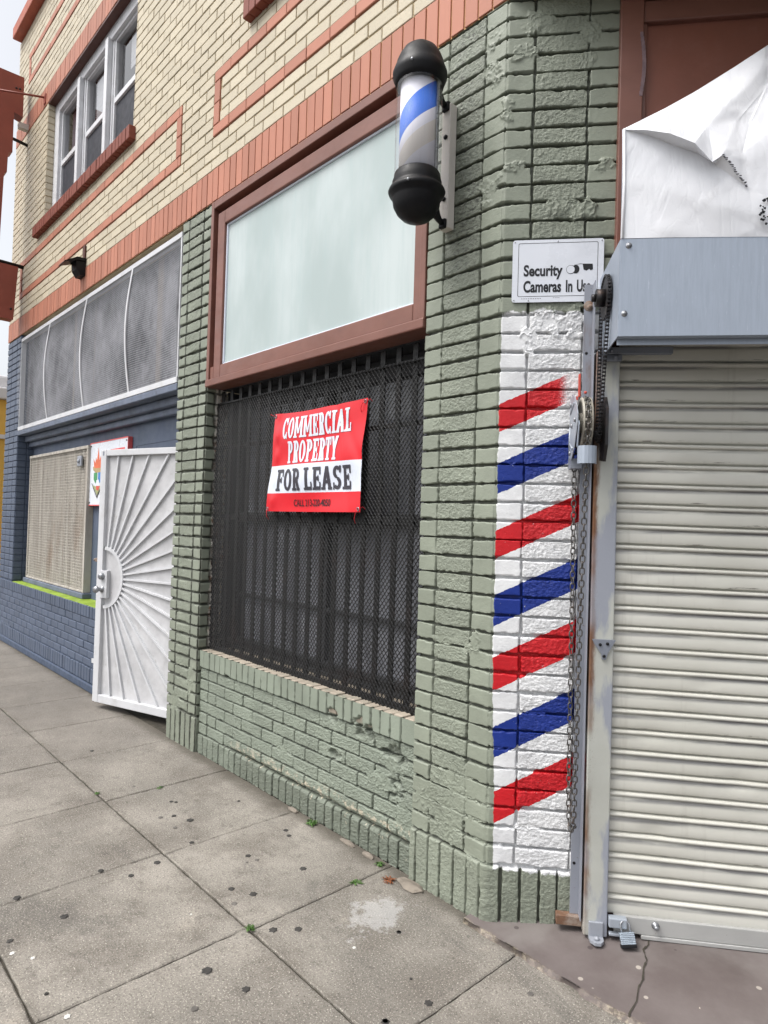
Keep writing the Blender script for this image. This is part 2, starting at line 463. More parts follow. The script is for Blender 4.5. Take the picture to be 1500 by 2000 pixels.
def _concrete(name, c, near=True):
    N = NT(name)
    big = N.noise(.9, 6, .62)
    col = N.mix(N.rng(big, .32, .68), tuple(x * .62 for x in c[:3]) + (1,), tuple(x * 1.2 for x in c[:3]) + (1,))
    col = N.mix(N.rng(N.noise(3.3, 8, .7), .43, .66, 0, .65), col, rgb(100, 94, 87))
    col = N.mix(N.rng(N.noise(11, 8, .8), .52, .68, 0, .6), col, rgb(80, 75, 70))
    col = N.mix(N.rng(N.noise(1.5, 9, .75, N.mapco(loc=(3.1, 1.7, 0), scale=(.8, 1.5, 1)), .6), .53, .64, 0, .5), col, rgb(88, 85, 81))
    col = N.mix(N.rng(N.noise(2.1, 8, .75, N.mapco(loc=(7.3, .4, 0))), .58, .70, 0, .45), col, rgb(176, 168, 156))
    # darker trodden dirt beside the blue shop and against the wall
    x, y, z = N.sep(N.co)
    wob = N.math('MULTIPLY', N.math('SUBTRACT', N.noise(2.2, 6, .7), .5), 1.5)
    far = N.rng(N.math('ADD', x, wob), -2.7, -5.0, 0, .55)
    col = N.mix(far, col, rgb(104, 99, 94))
    # dirt gathered along the joints
    jx = N.math('ABSOLUTE', N.math('SUBTRACT', N.math('FRACT', N.math('DIVIDE', N.math('ADD', y, 8.077), .704)), .5))
    dj = N.math('MULTIPLY', N.rng(jx, .06, .0, 0, .55), N.rng(N.noise(6, 6, .7), .35, .65))
    col = N.mix(dj, col, rgb(84, 78, 70))
    # exposed aggregate
    f = N.noise(120, 4, .75)
    col = N.mix(N.rng(f, .50, .66, 0, .62), col, rgb(64, 60, 56))
    col = N.mix(N.rng(N.noise(170, 3, .7), .56, .68, 0, .6), col, rgb(206, 200, 188))
    vs = N.vor(95)
    col = N.mix(N.rng(vs, .16, .06, 0, .45), col, rgb(206, 198, 184))
    spots = N.rng(N.vor(5.5), .05, .03, 0, .45)
    col = N.mix(spots, col, rgb(70, 68, 66))
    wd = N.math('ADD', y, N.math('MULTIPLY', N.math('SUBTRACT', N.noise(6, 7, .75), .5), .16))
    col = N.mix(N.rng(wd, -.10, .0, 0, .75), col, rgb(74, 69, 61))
    # repaired pale patch near the wall corner
    d = N.n('ShaderNodeVectorMath', operation='DISTANCE')
    N.set(d.inputs[0], N.mapco(scale=(1, .8, 1))); d.inputs[1].default_value = (-1.84, -.215, 0)
    pm = N.math('ADD', d.outputs['Value'], N.math('MULTIPLY', N.math('SUBTRACT', N.noise(8, 10, .82), .5), .60))
    col = N.mix(N.rng(pm, .10, .055, 0, .40), col, rgb(186, 186, 186))
    b = N.bump(N.math('ADD', f, N.math('MULTIPLY', N.noise(60, 4), .8)), .5, .003)
    return N.fin(col, .85, b, 0, .3)
M['concrete'] = _concrete('pavement_concrete', rgb(140, 135, 127))
M['dirt'] = paint('joint_dirt', rgb(62, 58, 50), .3, 20, .95, rgb(44, 42, 38), .6, 30)
def _slab():
    N = NT('brown_painted_concrete')
    col = N.mix(N.rng(N.noise(3, 6, .65), .3, .7), rgb(90, 81, 79), rgb(107, 99, 97))
    col = N.mix(N.rng(N.noise(1.7, 5, .6), .5, .75, 0, .55), col, rgb(136, 132, 128))
    col = N.mix(N.rng(N.noise(17, 7, .7), .685, .70, 0, .8), col, rgb(196, 186, 170))
    col = N.mix(N.rng(N.vor(9), .09, .07, 0, .7), col, rgb(176, 168, 158))
    col = N.mix(N.rng(N.vor(6.3, N.mapco(loc=(.3, .2, 0))), .07, .055, 0, .7), col, rgb(66, 58, 58))
    x, y, z = N.sep(N.co)
    # paint worn off along the street edge
    e = N.math('ADD', y, N.math('MULTIPLY', N.math('SUBTRACT', N.noise(18, 6, .75), .5), .07))
    brk = N.rng(N.noise(7, 6, .75), .44, .58, .15, .8)
    col = N.mix(N.math('MULTIPLY', N.rng(e, -.046, -.058), brk), col, N.mix(N.rng(N.noise(50, 5, .7), .4, .6), rgb(84, 76, 66), rgb(158, 148, 130)))
    return N.fin(col, .7, N.bump(N.noise(70, 5, .7), .25, .003), 0, .35)
M['slab'] = _slab()
M['asphalt'] = paint('asphalt', (.05, .05, .052, 1), .2, 8, .9, rgb(90, 88, 84), .3, 2, .4, 80)
M['gum'] = paint('old_gum', rgb(56, 54, 52), .3, 30, .8)
M['midgum'] = paint('faded_gum', rgb(98, 94, 90), .25, 30, .8)
M['palegum'] = paint('pale_spot', rgb(206, 204, 198), .1, 30, .8)
M['leaf'] = paint('weed_leaf', (.06, .13, .025, 1), .35, 30, .6)
M['dryleaf'] = paint('dry_leaf', rgb(120, 70, 40), .3, 30, .7)
M['yellow'] = paint('yellow_stucco', rgb(214, 172, 84), .1, 2, .8, rgb(170, 140, 90), .3, 3)
M['roofwhite'] = paint('white_roof', rgb(205, 205, 208), .06, 2, .6)
M['signred'] = paint('red_brown_sign', rgb(142, 74, 60), .1, 3, .5, rgb(112, 66, 58), .4, 4)

def _glassfilm():
    N = NT('frosted_window_film')
    co = N.mapco(scale=(1.2, 1, .55), rot=(0, .2, 0))
    col = N.mix(N.rng(N.noise(1.6, 5, .55, co), .35, .7), rgb(158, 171, 170), rgb(184, 194, 194))
    col = N.mix(N.rng(N.noise(20, 5, .6, N.mapco(scale=(2.2, 1, .12))), .45, .7, 0, .35), col, rgb(158, 176, 176))
    x, y, z = N.sep(N.co)
    sc = N.math('MULTIPLY', N.rng(N.noise(60, 5, .8), .685, .70), N.rng(z, 2.75, 2.5))
    col = N.mix(N.math('MULTIPLY', sc, .8), col, rgb(226, 234, 236))
    return N.fin(col, .42, N.bump(N.noise(9, 4, .5, co), .04, .004), 0, .45)
M['film'] = _glassfilm()
def _pane(name, tint=.7, rough=.02, k=.75):
    N = NT(name)
    tr = N.n('ShaderNodeBsdfTransparent'); tr.inputs[0].default_value = (tint, tint, tint * 1.02, 1)
    gl = N.n('ShaderNodeBsdfGlossy'); gl.inputs['Roughness'].default_value = rough
    lw = N.n('ShaderNodeLayerWeight'); lw.inputs['Blend'].default_value = .22
    fac = N.math('MULTIPLY', lw.outputs['Facing'], k)
    N.t.links.new(N.bump(N.noise(2.2, 2), .05, .01), gl.inputs['Normal'])
    mx = N.n('ShaderNodeMixShader')
    N.t.links.new(fac, mx.inputs[0]); N.t.links.new(tr.outputs[0], mx.inputs[1]); N.t.links.new(gl.outputs[0], mx.inputs[2])
    N.t.links.new(mx.outputs[0], N.out.inputs[0])
    return N.m
M['pane'] = _pane('window_glass')
M['tube_glass'] = _pane('clear_tube', .97, .06, .35)
M['dimpane'] = paint('grey_reflection_glass', rgb(118, 120, 126), .35, 2, .2, rgb(170, 172, 178), .6, 3, .03, 8, .6, stretch=(3, 1, .6))  # grey and pale patches paint reflections and curtain onto an opaque pane
M['darkroom'] = paint('dark_interior', rgb(56, 56, 58), .2, 2, .9)
M['screenfab'] = paint('insect_screen', rgb(44, 46, 54), .1, 5, .7)
M['blind'] = paint('white_blind', rgb(225, 226, 226), .04, 4, .7)
def _canvas():
    N = NT('white_vinyl_canvas')
    col = N.mix(N.rng(N.noise(2.4, 6, .6), .3, .7), rgb(216, 218, 223), rgb(230, 231, 235))
    col = N.mix(N.rng(N.noise(9, 8, .75, N.mapco(scale=(1, 1, .5))), .58, .78, 0, .5), col, rgb(176, 174, 172))
    col = N.mix(N.rng(N.noise(70, 5, .7, N.mapco(rot=(0, .8, 0), scale=(1, 1, .12))), .70, .73, 0, .35), col, rgb(140, 138, 136))
    w1 = N.math('ABSOLUTE', N.math('SUBTRACT', N.noise(5, 3, .5, N.mapco(rot=(0, .9, 0), scale=(2.2, 1, .7)), .6), .5))
    w2 = N.math('ABSOLUTE', N.math('SUBTRACT', N.noise(11, 3, .5, N.mapco(rot=(0, -.5, 0), scale=(1.6, 1, 1)), .8), .5))
    hh = N.math('ADD', N.math('MULTIPLY', N.rng(w1, 0, .05), .7), N.math('ADD', N.math('MULTIPLY', N.rng(w2, 0, .04), .35), N.math('MULTIPLY', N.noise(120, 3), .1)))
    return N.fin(col, .45, N.bump(hh, .10, .006), 0, .4)
M['canvas'] = _canvas()
def _banner(name, c):
    N = NT(name)
    col = N.mix(N.rng(N.noise(4, 4), .3, .7), tuple(x * .92 for x in c[:3]) + (1,), c)
    return N.fin(col, .32, N.bump(N.noise(9, 3, .5), .12, .006), 0, .5)
M['bred'] = _banner('red_vinyl', rgb(214, 32, 44))
M['bwhite'] = _banner('white_vinyl_print', rgb(214, 220, 232))
M['bgrey'] = _banner('grey_print', rgb(64, 62, 70))
def _polestripe():
    N = NT('barber_stripes')
    x, y, z = N.sep(N.co)
    a = N.math('ARCTAN2', y, x)
    # helix with uneven bands: blue, pale, faded cream, pale
    q = N.math('FRACT', N.math('ADD', N.math('DIVIDE', N.math('SUBTRACT', z, .185), .36), N.math('MULTIPLY', a, -1 / (2 * PI))))
    ramp = N.n('ShaderNodeValToRGB'); ramp.color_ramp.interpolation = 'CONSTANT'
    el = ramp.color_ramp.elements
    while len(el) > 1: el.remove(el[0])
    P0 = rgb(220, 220, 226)
    el[0].position = 0; el[0].color = P0
    for p, cc in POLE_BANDS:
        e = el.new(p); e.color = cc
    N.t.links.new(q, ramp.inputs[0])
    col = N.mix(N.rng(N.noise(9, 5, .6, N.mapco(scale=(14, 14, .5))), .58, .75, 0, .25), ramp.outputs[0], rgb(150, 150, 158))
    return N.fin(col, .5, None, 0, .3)
POLE_BANDS = [(.30, rgb(216, 211, 203)), (.52, rgb(222, 222, 228)), (.66, rgb(58, 110, 204)), (.94, rgb(220, 220, 226))]
M['stripes'] = _polestripe()
M['platewhite'] = rusty('white_bracket_plate', rgb(206, 200, 192), .4, 10, .5, 0, (1, 1, .6), .6)
def _dirtypanel():
    N = NT('grimy_backing_board')
    n1 = N.noise(1.9, 9, .72, N.mapco(scale=(1, 1, .8), rot=(0, .5, 0)))
    col = N.mix(N.rng(n1, .32, .68), rgb(34, 34, 39), rgb(138, 138, 143))
    st = N.rng(N.noise(2.4, 3, .5, N.mapco(scale=(2.2, 1, .05))), .60, .68, 0, .5)
    col = N.mix(st, col, rgb(134, 124, 114))
    return N.fin(col, .8)
M['backboard'] = _dirtypanel()
M['meshwire'] = paint('pale_mesh_wire', rgb(158, 160, 166), .1, 3, .6)
def _rustscreen():
    N = NT('rusty_ribbed_screen')
    co = N.mapco(scale=(5, 1, .25))
    col = N.mix(N.rng(N.noise(4, 6, .7, co), .3, .7), rgb(147, 141, 132), rgb(190, 185, 176))
    col = N.mix(N.rng(N.noise(1.4, 7, .7, N.mapco(scale=(1.4, 1, .7))), .52, .76, 0, .55), col, rgb(130, 104, 80))
    return N.fin(col, .7, N.bump(N.noise(60, 4), .2, .003))
M['rustscreen'] = _rustscreen()
def _gatepanel():
    N = NT('white_sheet_dirty')
    col = N.mix(N.rng(N.noise(5, 6, .65), .3, .7), rgb(172, 172, 174), rgb(196, 196, 198))
    col = N.mix(N.rng(N.noise(9, 8, .8), .56, .70, 0, .6), col, rgb(146, 142, 138))
    col = N.mix(N.rng(N.noise(30, 4, .7), .70, .73, 0, .7), col, rgb(126, 112, 100))
    return N.fin(col, .55, N.bump(N.noise(14, 4), .1, .005), 0, .4)
M['gatepanel'] = _gatepanel()
for k, c in (('em_orange', rgb(206, 104, 70)), ('em_tan', rgb(170, 146, 104)), ('em_green', rgb(70, 140, 90)), ('em_blue', rgb(66, 120, 180)), ('em_red', rgb(196, 84, 70)), ('em_dark', rgb(60, 60, 54)), ('em_olive', rgb(150, 154, 110)), ('edgered', rgb(214, 92, 92))):
    M[k] = paint(k, c, .1, 20, .5)

# ------------------------------------------------------------------ brick tools
C0 = .0711                    # height of one course
XC, TH = -1.545, R(39.2)      # street corner of the green pier and the turn of the entrance side
DV = np.array([math.cos(TH), math.sin(TH)])
NV = np.array([math.sin(TH), -math.cos(TH)])

def brick_heights(U, V, rows, joint=.012, jh=.0036, jv=.0024, seed=0, rough_amp=.0022, dk=.0026):
    """height field of brick rows. rows: (v0, v1, [cuts], [kinds])  kind 1 = rough stretcher, 0 = smooth header"""
    H = np.full(U.shape, -joint); T = np.zeros(U.shape + (4,)); T[..., 2] = 1; T[..., 3] = 1
    rg = np.random.default_rng(seed)
    wob = (vnoise(U * 60, V * 60, seed + 3) - .5) * .0034 + (vnoise(U * 14, V * 14, seed + 4) - .5) * .0036
    for (v0, v1, cuts, kinds) in rows:
        for i in range(len(cuts) - 1):
            u0, u1 = cuts[i], cuts[i + 1]
            m = (U >= u0) & (U < u1) & (V >= v0) & (V < v1)
            if not m.any(): continue
            a = rg.uniform(-.0016, .0016, 4); pr = rg.uniform(-.0016, .0018); tl = rg.uniform(-.016, .016, 2)
            u, v = U[m], V[m]; w = wob[m]
            du = np.minimum(u - (u0 + jv + a[0]), (u1 - jv + a[1]) - u) + w
            dv = np.minimum(v - (v0 + jh + a[2]), (v1 - jh + a[3]) - v) + w
            r = .0045
            d = np.where((du < r) & (dv < r), r - np.hypot(np.maximum(r - du, 0), np.maximum(r - dv, 0)), np.minimum(du, dv))
            k = sstep(-.0004, .0026, d)
            kd = kinds[i]
            face = pr + tl[0] * (u - (u0 + u1) / 2) + tl[1] * (v - (v0 + v1) / 2)
            amp = rough_amp if kd else .0004
            rgh = (fbm(u * 110, v * 260, seed + 7, 3) - .5) * 2.6 * amp + (fbm(u * 30, v * 50, seed + 9, 2) - .5) * amp * .6
            H[m] = -joint + k * (joint + face + rgh) + (1 - k) * (vnoise(u * 150, v * 150, seed + 5) - .5) * .003
            T[m, 0] = kd * k; T[m, 1] = rg.random(); T[m, 2] = 1 - sstep(-.0004 + (dk - .0026), dk, d)
    return H, T

def smear(H, T, U, V, u, v, ru, rv, h=.004, seed=1, hard=.25):
    """a dab of mortar trowelled over the joints"""
    d = np.hypot((U - u) / ru, (V - v) / rv)
    d = d + (fbm(U * 24 + V * 9, V * 34, seed, 5) - .5) * 1.7
    k = 1 - sstep(1 - hard, 1.0, d)
    ridge = np.abs(fbm(U * 45 + V * 20, V * 60 - U * 15, seed + 5, 3) - .5) * 2
    hh = -.0025 + h * (.12 + .75 * fbm(U * 34, V * 30, seed + 2, 4)) + (sstep(.16, .0, ridge)) * .0035 - (1 - sstep(.0, .5, k)) * .0 
    H2 = np.maximum(H, hh)
    H[:] = H * (1 - k) + H2 * k
    T[..., 2] *= (1 - k); T[..., 0] *= (1 - k * .7)

def path_points(segs, u):
    """segs: polyline [(x,y)...] with outward normals to its right side; u from 0 along it -> (xy, normal)"""
    P = np.array(segs, float)
    L = np.hypot(*(P[1:] - P[:-1]).T); S = np.concatenate([[0], np.cumsum(L)])
    xy = np.zeros(u.shape + (2,)); nn = np.zeros(u.shape + (2,)); cr = np.zeros(u.shape)
    ns = []
    for i in range(len(L)):
        d = (P[i + 1] - P[i]) / L[i]
        n = np.array([d[1], -d[0]]); ns.append(n)
        m = (u >= S[i] - 1e-9) & (u <= S[i + 1] + 1e-9)
        xy[m] = P[i] + d * (u[m] - S[i])[:, None]; nn[m] = n
    for i in range(1, len(L)):
        du = u - S[i]; w = .5 + .5 * np.clip(du / .012, -1, 1)
        m = np.abs(du) < .012
        b = ns[i - 1] * (1 - w[m])[:, None] + ns[i] * w[m][:, None]
        nn[m] = b / np.linalg.norm(b, axis=1)[:, None]
        ang = 1 - float(ns[i - 1] @ ns[i])
        cr = np.maximum(cr, np.where(m, (1 - np.abs(du) / .012) ** 2 * .006 * min(1, ang * 1.2), 0))
    return xy, nn, cr

def height_wall(name, segs, u_off, z0, z1, du, dz, fn, mat, parent, courses=False):
    P = np.array(segs, float); L = np.hypot(*(P[1:] - P[:-1]).T).sum()
    nu = int(L / du) + 1; nz = int((z1 - z0) / dz) + 1
    us = np.linspace(0, L, nu)
    if courses:      # sample lines crowd towards the bed joints
        zl = list(np.arange(z0, .225 - .008, dz * 1.2))
        k = 0
        while .225 + C0 * k < z1 + .01:
            b = .225 + C0 * k
            zl += [b + q for q in (-.0066, -.0052, -.0040, -.0029, -.0018, -.0006, .0006, .0018, .0029, .0040, .0052, .0066)] + list(np.linspace(.0066, C0 - .0066, int((C0 - .0132) / dz) + 1)[1:-1] + b)
            k += 1
        zs = np.array(sorted(q for q in zl if z0 <= q <= z1)); nz = len(zs)
    else:
        zs = np.linspace(z0, z1, nz)
    xy, nn, cr = path_points(segs, us)
    U, V = np.meshgrid(us + u_off, zs)
    H, T = fn(U, V)
    H = H - cr[None, :]
    X = xy[None, :, 0] + nn[None, :, 0] * H; Y = xy[None, :, 1] + nn[None, :, 1] * H
    verts = np.stack([X, Y, V], -1).reshape(-1, 3)
    i = np.arange(nz - 1)[:, None] * nu + np.arange(nu - 1)[None, :]
    faces = np.stack([i, i + 1, i + 1 + nu, i + nu], -1).reshape(-1, 4)
    return np_mesh(name, verts, faces, mat, parent, True, np.stack([U, V], -1).reshape(-1, 2), T.reshape(-1, 4))

def brick_mesh(name, rects, O, ud, vd, nd, mat, parent, depth=.012, bev=.0045, joint=.005, jit=.0012, extra=None):
    """separate bricks as bevelled blocks of ONE mesh. rects: (u0,u1,v0,v1,proud,rough)"""
    O, ud, vd, nd = (np.array(a, float) for a in (O, ud, vd, nd))
    n = len(rects); A = np.array([r[:6] for r in rects], float)
    j = joint
    u0, u1, v0, v1 = A[:, 0] + j, A[:, 1] - j, A[:, 2] + j, A[:, 3] - j
    pr = A[:, 4] + RNG.uniform(-.0015, .0015, n)
    V = np.zeros((n, 8, 3))
    q = [(u0, v0), (u1, v0), (u1, v1), (u0, v1)]
    sg = [(1, 1), (-1, 1), (-1, -1), (1, -1)]
    for k in range(4):
        a = q[k][0] + RNG.uniform(-jit, jit, n); b = q[k][1] + RNG.uniform(-jit, jit, n)
        V[:, k] = O + a[:, None] * ud + b[:, None] * vd + np.full(n, -depth)[:, None] * nd
        a2 = a + sg[k][0] * bev; b2 = b + sg[k][1] * bev
        V[:, k + 4] = O + a2[:, None] * ud + b2[:, None] * vd + pr[:, None] * nd
        # mid ring is skipped: the bevel runs from the face to the joint
    V2 = np.zeros((n, 12, 3))
    V2[:, 0:4] = V[:, 0:4]; V2[:, 8:12] = V[:, 4:8]
    for k in range(4):
        V2[:, 4 + k] = V[:, k] + (pr + depth - bev * .8)[:, None] * nd
    base = np.arange(n)[:, None] * 12
    F = []
    for a in (0, 4):
        for k in range(4):
            F.append([a + k, a + (k + 1) % 4, a + 4 + (k + 1) % 4, a + 4 + k])
    F.append([8, 9, 10, 11])
    F = np.array(F)
    if np.dot(np.cross(ud, vd), nd) < 0: F = F[:, ::-1]
    faces = (base[:, :, None] + F[None]).reshape(-1, 4)
    rn = RNG.random(n)
    T = np.zeros((n, 12, 4)); T[..., 0] = A[:, 5][:, None]; T[..., 1] = rn[:, None]; T[..., 3] = 1
    verts = V2.reshape(-1, 3); tone = T.reshape(-1, 4); mats = np.zeros(len(faces), int)
    if extra:      # flat mortar sheets behind the bricks: (u0,u1,v0,v1)
        ev = []; ef = []
        for (a, b, c, d) in extra:
            k = len(verts) + len(ev)
            for (s, t) in ((a, c), (b, c), (b, d), (a, d)):
                ev.append(O + s * ud + t * vd - (depth - .001) * nd)
            ef.append([k, k + 1, k + 2, k + 3] if np.dot(np.cross(ud, vd), nd) > 0 else [k + 3, k + 2, k + 1, k])
        verts = np.concatenate([verts, np.array(ev)]); faces = np.concatenate([faces, np.array(ef)])
        tone = np.concatenate([tone, np.tile([0, .5, 1, 1], (len(ev), 1))]); mats = np.concatenate([mats, np.ones(len(ef), int)])
    return np_mesh(name, verts, faces, mat, parent, False, None, tone, mats)
# ------------------------------------------------------------------ building
bld = empty('brick_building', (0, 0, 0))
tag(bld, 'two storey corner building of cream brick above green and slate blue painted shopfronts', 'building')

def vrow(k0, k1, base=.225):
    return [(base + C0 * k, base + C0 * (k + 1)) for k in range(k0, k1)]

# --- corner pier: facade side (u<0) and the turned entrance side (u>0)
XL = -1.942
Lf = XC - XL
def corner_fn(U, V):
    rows = []
    cf = [-.42, -.397, -.296, -.107, .103, .305, .50]
    fk = [0, 0, 1, 0, 1, 0]
    # header bricks wrap the corner: split there
    cuts = [-.42, -.397, -.296, -.106, -.0005, .105, .3065, .43]
    kinds = [0, 0, 1, 0, 0, 1, 0]
    sold = [-.42, -.36, -.29, -.225, -.155, -.085, -.02, .055, .128, .197, .262, .335, .43]
    rows.append((-.1, .222, sold, [1] * (len(sold) - 1)))
    rg = np.random.default_rng(5)
    for a, b in vrow(0, 47):
        c = [x + rg.uniform(-.003, .003) if i not in (0, 4) else x for i, x in enumerate(cuts)]
        rows.append((a, b, c, kinds))
    H, T = brick_heights(U, V, rows, joint=.019, seed=21)
    # close the mortar at the corner itself
    m = np.abs(U) < .007
    k = np.where(m, 1 - sstep(.002, .007, np.abs(U)), 0) * (T[..., 2] > .05)
    vb = ((V - .225) / C0) % 1.0
    inb = (vb > .1) & (vb < .9) & (V > .23)
    H = np.where((k > 0) & inb, np.maximum(H, -.002), H)
    T[..., 2] = np.where((k > 0) & inb, 0, T[..., 2])
    # bulging, worn lower part of the corner
    low = sstep(1.0, .2, V) * np.exp(-(U / .12) ** 2)
    H = H + low * (.006 + .012 * (fbm(U * 10, V * 8, 44, 3) - .4))
    for (u, v, ru, rv, h, sd) in [
        (.115, 3.41, .05, .05, .008, 1), (.063, 3.29, .055, .026, .010, 2), (.012, 3.08, .036, .045, .012, 3), (.04, 2.855, .045, .02, .008, 4),
        (.318, 3.36, .045, .06, .009, 5), (.30, 3.25, .03, .035, .008, 25), (.372, 2.845, .045, .03, .010, 6), (.235, 2.70, .085, .04, .010, 7), (.30, 2.675, .06, .045, .010, 8),
        (.19, 2.25, .075, .055, .011, 9), (.285, 2.26, .05, .06, .011, 10), (.11, 2.19, .03, .05, .007, 11), (-.07, 3.38, .04, .05, .008, 12), (-.066, 3.25, .055, .05, .009, 13),
        (-.07, 2.79, .055, .06, .010, 14), (-.09, 1.02, .04, .05, .006, 15), (-.13, .43, .12, .13, .007, 16), (-.035, .28, .06, .14, .008, 17), (.0, .44, .03, .06, .007, 18),
        (-.20, .29, .10, .06, .006, 19), (.035, .26, .05, .045, .006, 20), (-.33, .36, .07, .05, .004, 22), (.06, 1.73, .03, .016, .004, 23), (.07, .62, .045, .05, .005, 24),
        (.16, .80, .05, .02, .004, 26), (.15, .36, .07, .03, .005, 27), (-.30, 1.9, .03, .03, .004, 28), (-.25, 1.02, .05, .02, .004, 29)]:
        smear(H, T, U, V, u, v, ru, rv, h, sd * 7 + 3)
    # step where the base course stands proud
    H = H + sstep(.235, .215, V) * .006
    return H, T
segs = [(XL, .10), (XL, 0), (XC, 0), tuple(np.array([XC, 0]) + DV * .425)]
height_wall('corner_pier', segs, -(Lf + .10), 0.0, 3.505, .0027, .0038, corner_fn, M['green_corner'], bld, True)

# --- far green pier with its bare reveal beside the window
def pier_fn(U, V):
    # u: 0..0.2 left reveal, 0.2..0.615 front, 0.615..0.77 right reveal
    f = .2
    cuts = [0, .1, f - .0005, f + .104, f + .308, f + .4145, .71, .80]
    kinds = [0, 0, 0, 1, 0, 0, 0]
    rows = [(-.1, .222, [0, .07, .14, f, f + .07, f + .14, f + .21, f + .28, f + .35, f + .4145, .70, .80], [1] * 11)]
    rg = np.random.default_rng(9)
    for a, b in vrow(0, 47):
        c = [x + rg.uniform(-.002, .002) if i not in (0, 2, 5) else x for i, x in enumerate(cuts)]
        if int(round(a / C0)) % 2: c[6] = .685
        rows.append((a, b, c, kinds))
    H, T = brick_heights(U, V, rows, joint=.018, seed=61, jv=.0050, jh=.0040, dk=.0058)
    smear(H, T, U, V, f + .33, .45, .05, .12, .006, 5)
    smear(H, T, U, V, f + .12, .27, .08, .08, .005, 6)
    # broken mortar and bitten bricks in the reveal
    b = sstep(.615 + .05, .615 + .075, U)
    H = H - b * np.clip(fbm(U * 40, V * 26, 77, 4) - .52, 0, 1) * .10
    return H, T
segs = [(-4.28, .2), (-4.28, 0), (-3.866, 0), (-3.866, .16)]
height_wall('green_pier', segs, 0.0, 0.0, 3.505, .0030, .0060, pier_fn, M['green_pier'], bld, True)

# --- apron below the display window
AX0, AX1 = -3.866, -1.942
def apron_fn(U, V):
    rg = np.random.default_rng(31)
    W = AX1 - AX0
    def cutrow(w, off, jit=.004, first=True):
        c = [0.0]
        x = off
        while x < W - .03:
            if x > .02: c.append(x + rg.uniform(-jit, jit))
            x += w
        c.append(W)
        return c
    rows = [(-.1, .122, cutrow(.0655, .066), None)]
    z = .122
    for k in range(6):
        c = [0.0, .105]; x = .105 + (.107 if k % 2 else .205)
        while x < W - .16:
            c.append(x + rg.uniform(-.005, .005)); x += .2065
        c += [W - .108, W]
        rows.append((z, z + .0693, c, None)); z += .0693
    rows.append((z, .66, cutrow(.0655, .066, .003), None))
    rows = [(a, b, c, [1 if (k < 7) else 0] * (len(c) - 1)) for k, (a, b, c, _) in enumerate(rows)]
    H, T = brick_heights(U, V, rows, joint=.016, seed=83, jh=.0036, rough_amp=.0026)
    H = H + sstep(.53, .545, V) * .012 + sstep(.13, .115, V) * .005
    # chipped sill bricks
    for (u, v, ru, rv) in [(1.36, .545, .05, .04), (1.55, .54, .045, .05), (1.63, .53, .035, .04), (.35, .538, .05, .018), (1.78, .46, .08, .05), (1.80, .33, .05, .05), (1.38, .36, .05, .035)]:
        d = np.hypot((U - u) / ru, (V - v) / rv) + (fbm(U * 30, V * 30, int(u * 100), 3) - .5) * 1.2
        k = 1 - sstep(.5, 1.0, d)
        H = H - k * (.012 + .02 * fbm(U * 40, V * 40, 7, 3))
        T[..., 2] = np.maximum(T[..., 2], k * .6)
    smear(H, T, U, V, 1.70, .335, .12, .055, .010, 3)
    smear(H, T, U, V, 1.78, .42, .06, .04, .006, 4)
    smear(H, T, U, V, 1.85, .22, .06, .10, .006, 8)
    smear(H, T, U, V, .95, .26, .10, .03, .004, 9)
    d = sstep(.02, .0, np.abs(V - .125) + (fbm(U * 9, V * 9, 5, 3) - .5) * .02)   # crumbling bed joint above the base course
    H = H - d * .012 * sstep(.3, .5, U)
    return H, T
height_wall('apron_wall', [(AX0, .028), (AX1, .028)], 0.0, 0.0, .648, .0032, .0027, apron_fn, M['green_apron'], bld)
# top of the rowlock sill, and the brick core behind
mb = MB()
x = AX0
k = 0
while x < AX1 - .01:
    w = .0655
    mb.box(x + .003, min(x + w, AX1) - .003, .030, .13, .55, .6475 + random.uniform(-.002, .003), .006)
    x += w; k += 1
mb.box(AX0, AX1, .085, .30, 0.0, .637)
mb.build('sill_course', paint('worn_sill_top', rgb(156, 146, 132), rough=.8, dirt=rgb(112, 118, 106), dirt_amt=1.0, dirt_scale=8), bld)

# --- upper wall of cream brick
WL, WR = -8.87, 1.2
Z0 = 3.72
def zr(k): return Z0 + C0 * k
win = [(-7.60, -5.24), (-3.25, -.89)]
reds = []      # outline bricks
def outline(x0, x1, ka, kb, w=.203):
    global reds
    x = x0
    while x < x1 - .01:
        e = min(x + w, x1)
        reds.append((x, e, zr(ka), zr(ka + 1), .006, 0)); reds.append((x, e, zr(kb), zr(kb + 1), .006, 0)); x = e
    for xx in (x0, x1 - .075):
        h = (kb - ka - 1) / 2.0
        reds.append((xx, xx + .075, zr(ka + 1), zr(ka + 1 + h), .006, 0)); reds.append((xx, xx + .075, zr(ka + 1 + h), zr(kb), .006, 0))
FR = [(-8.45, -4.35, 3, 8), (-3.885, 1.0, 3, 8), (-8.41, 1.0, 38, 42)]
reds_by = []
for a in FR:
    reds = []; outline(*a); reds_by.append(reds)
creams = []
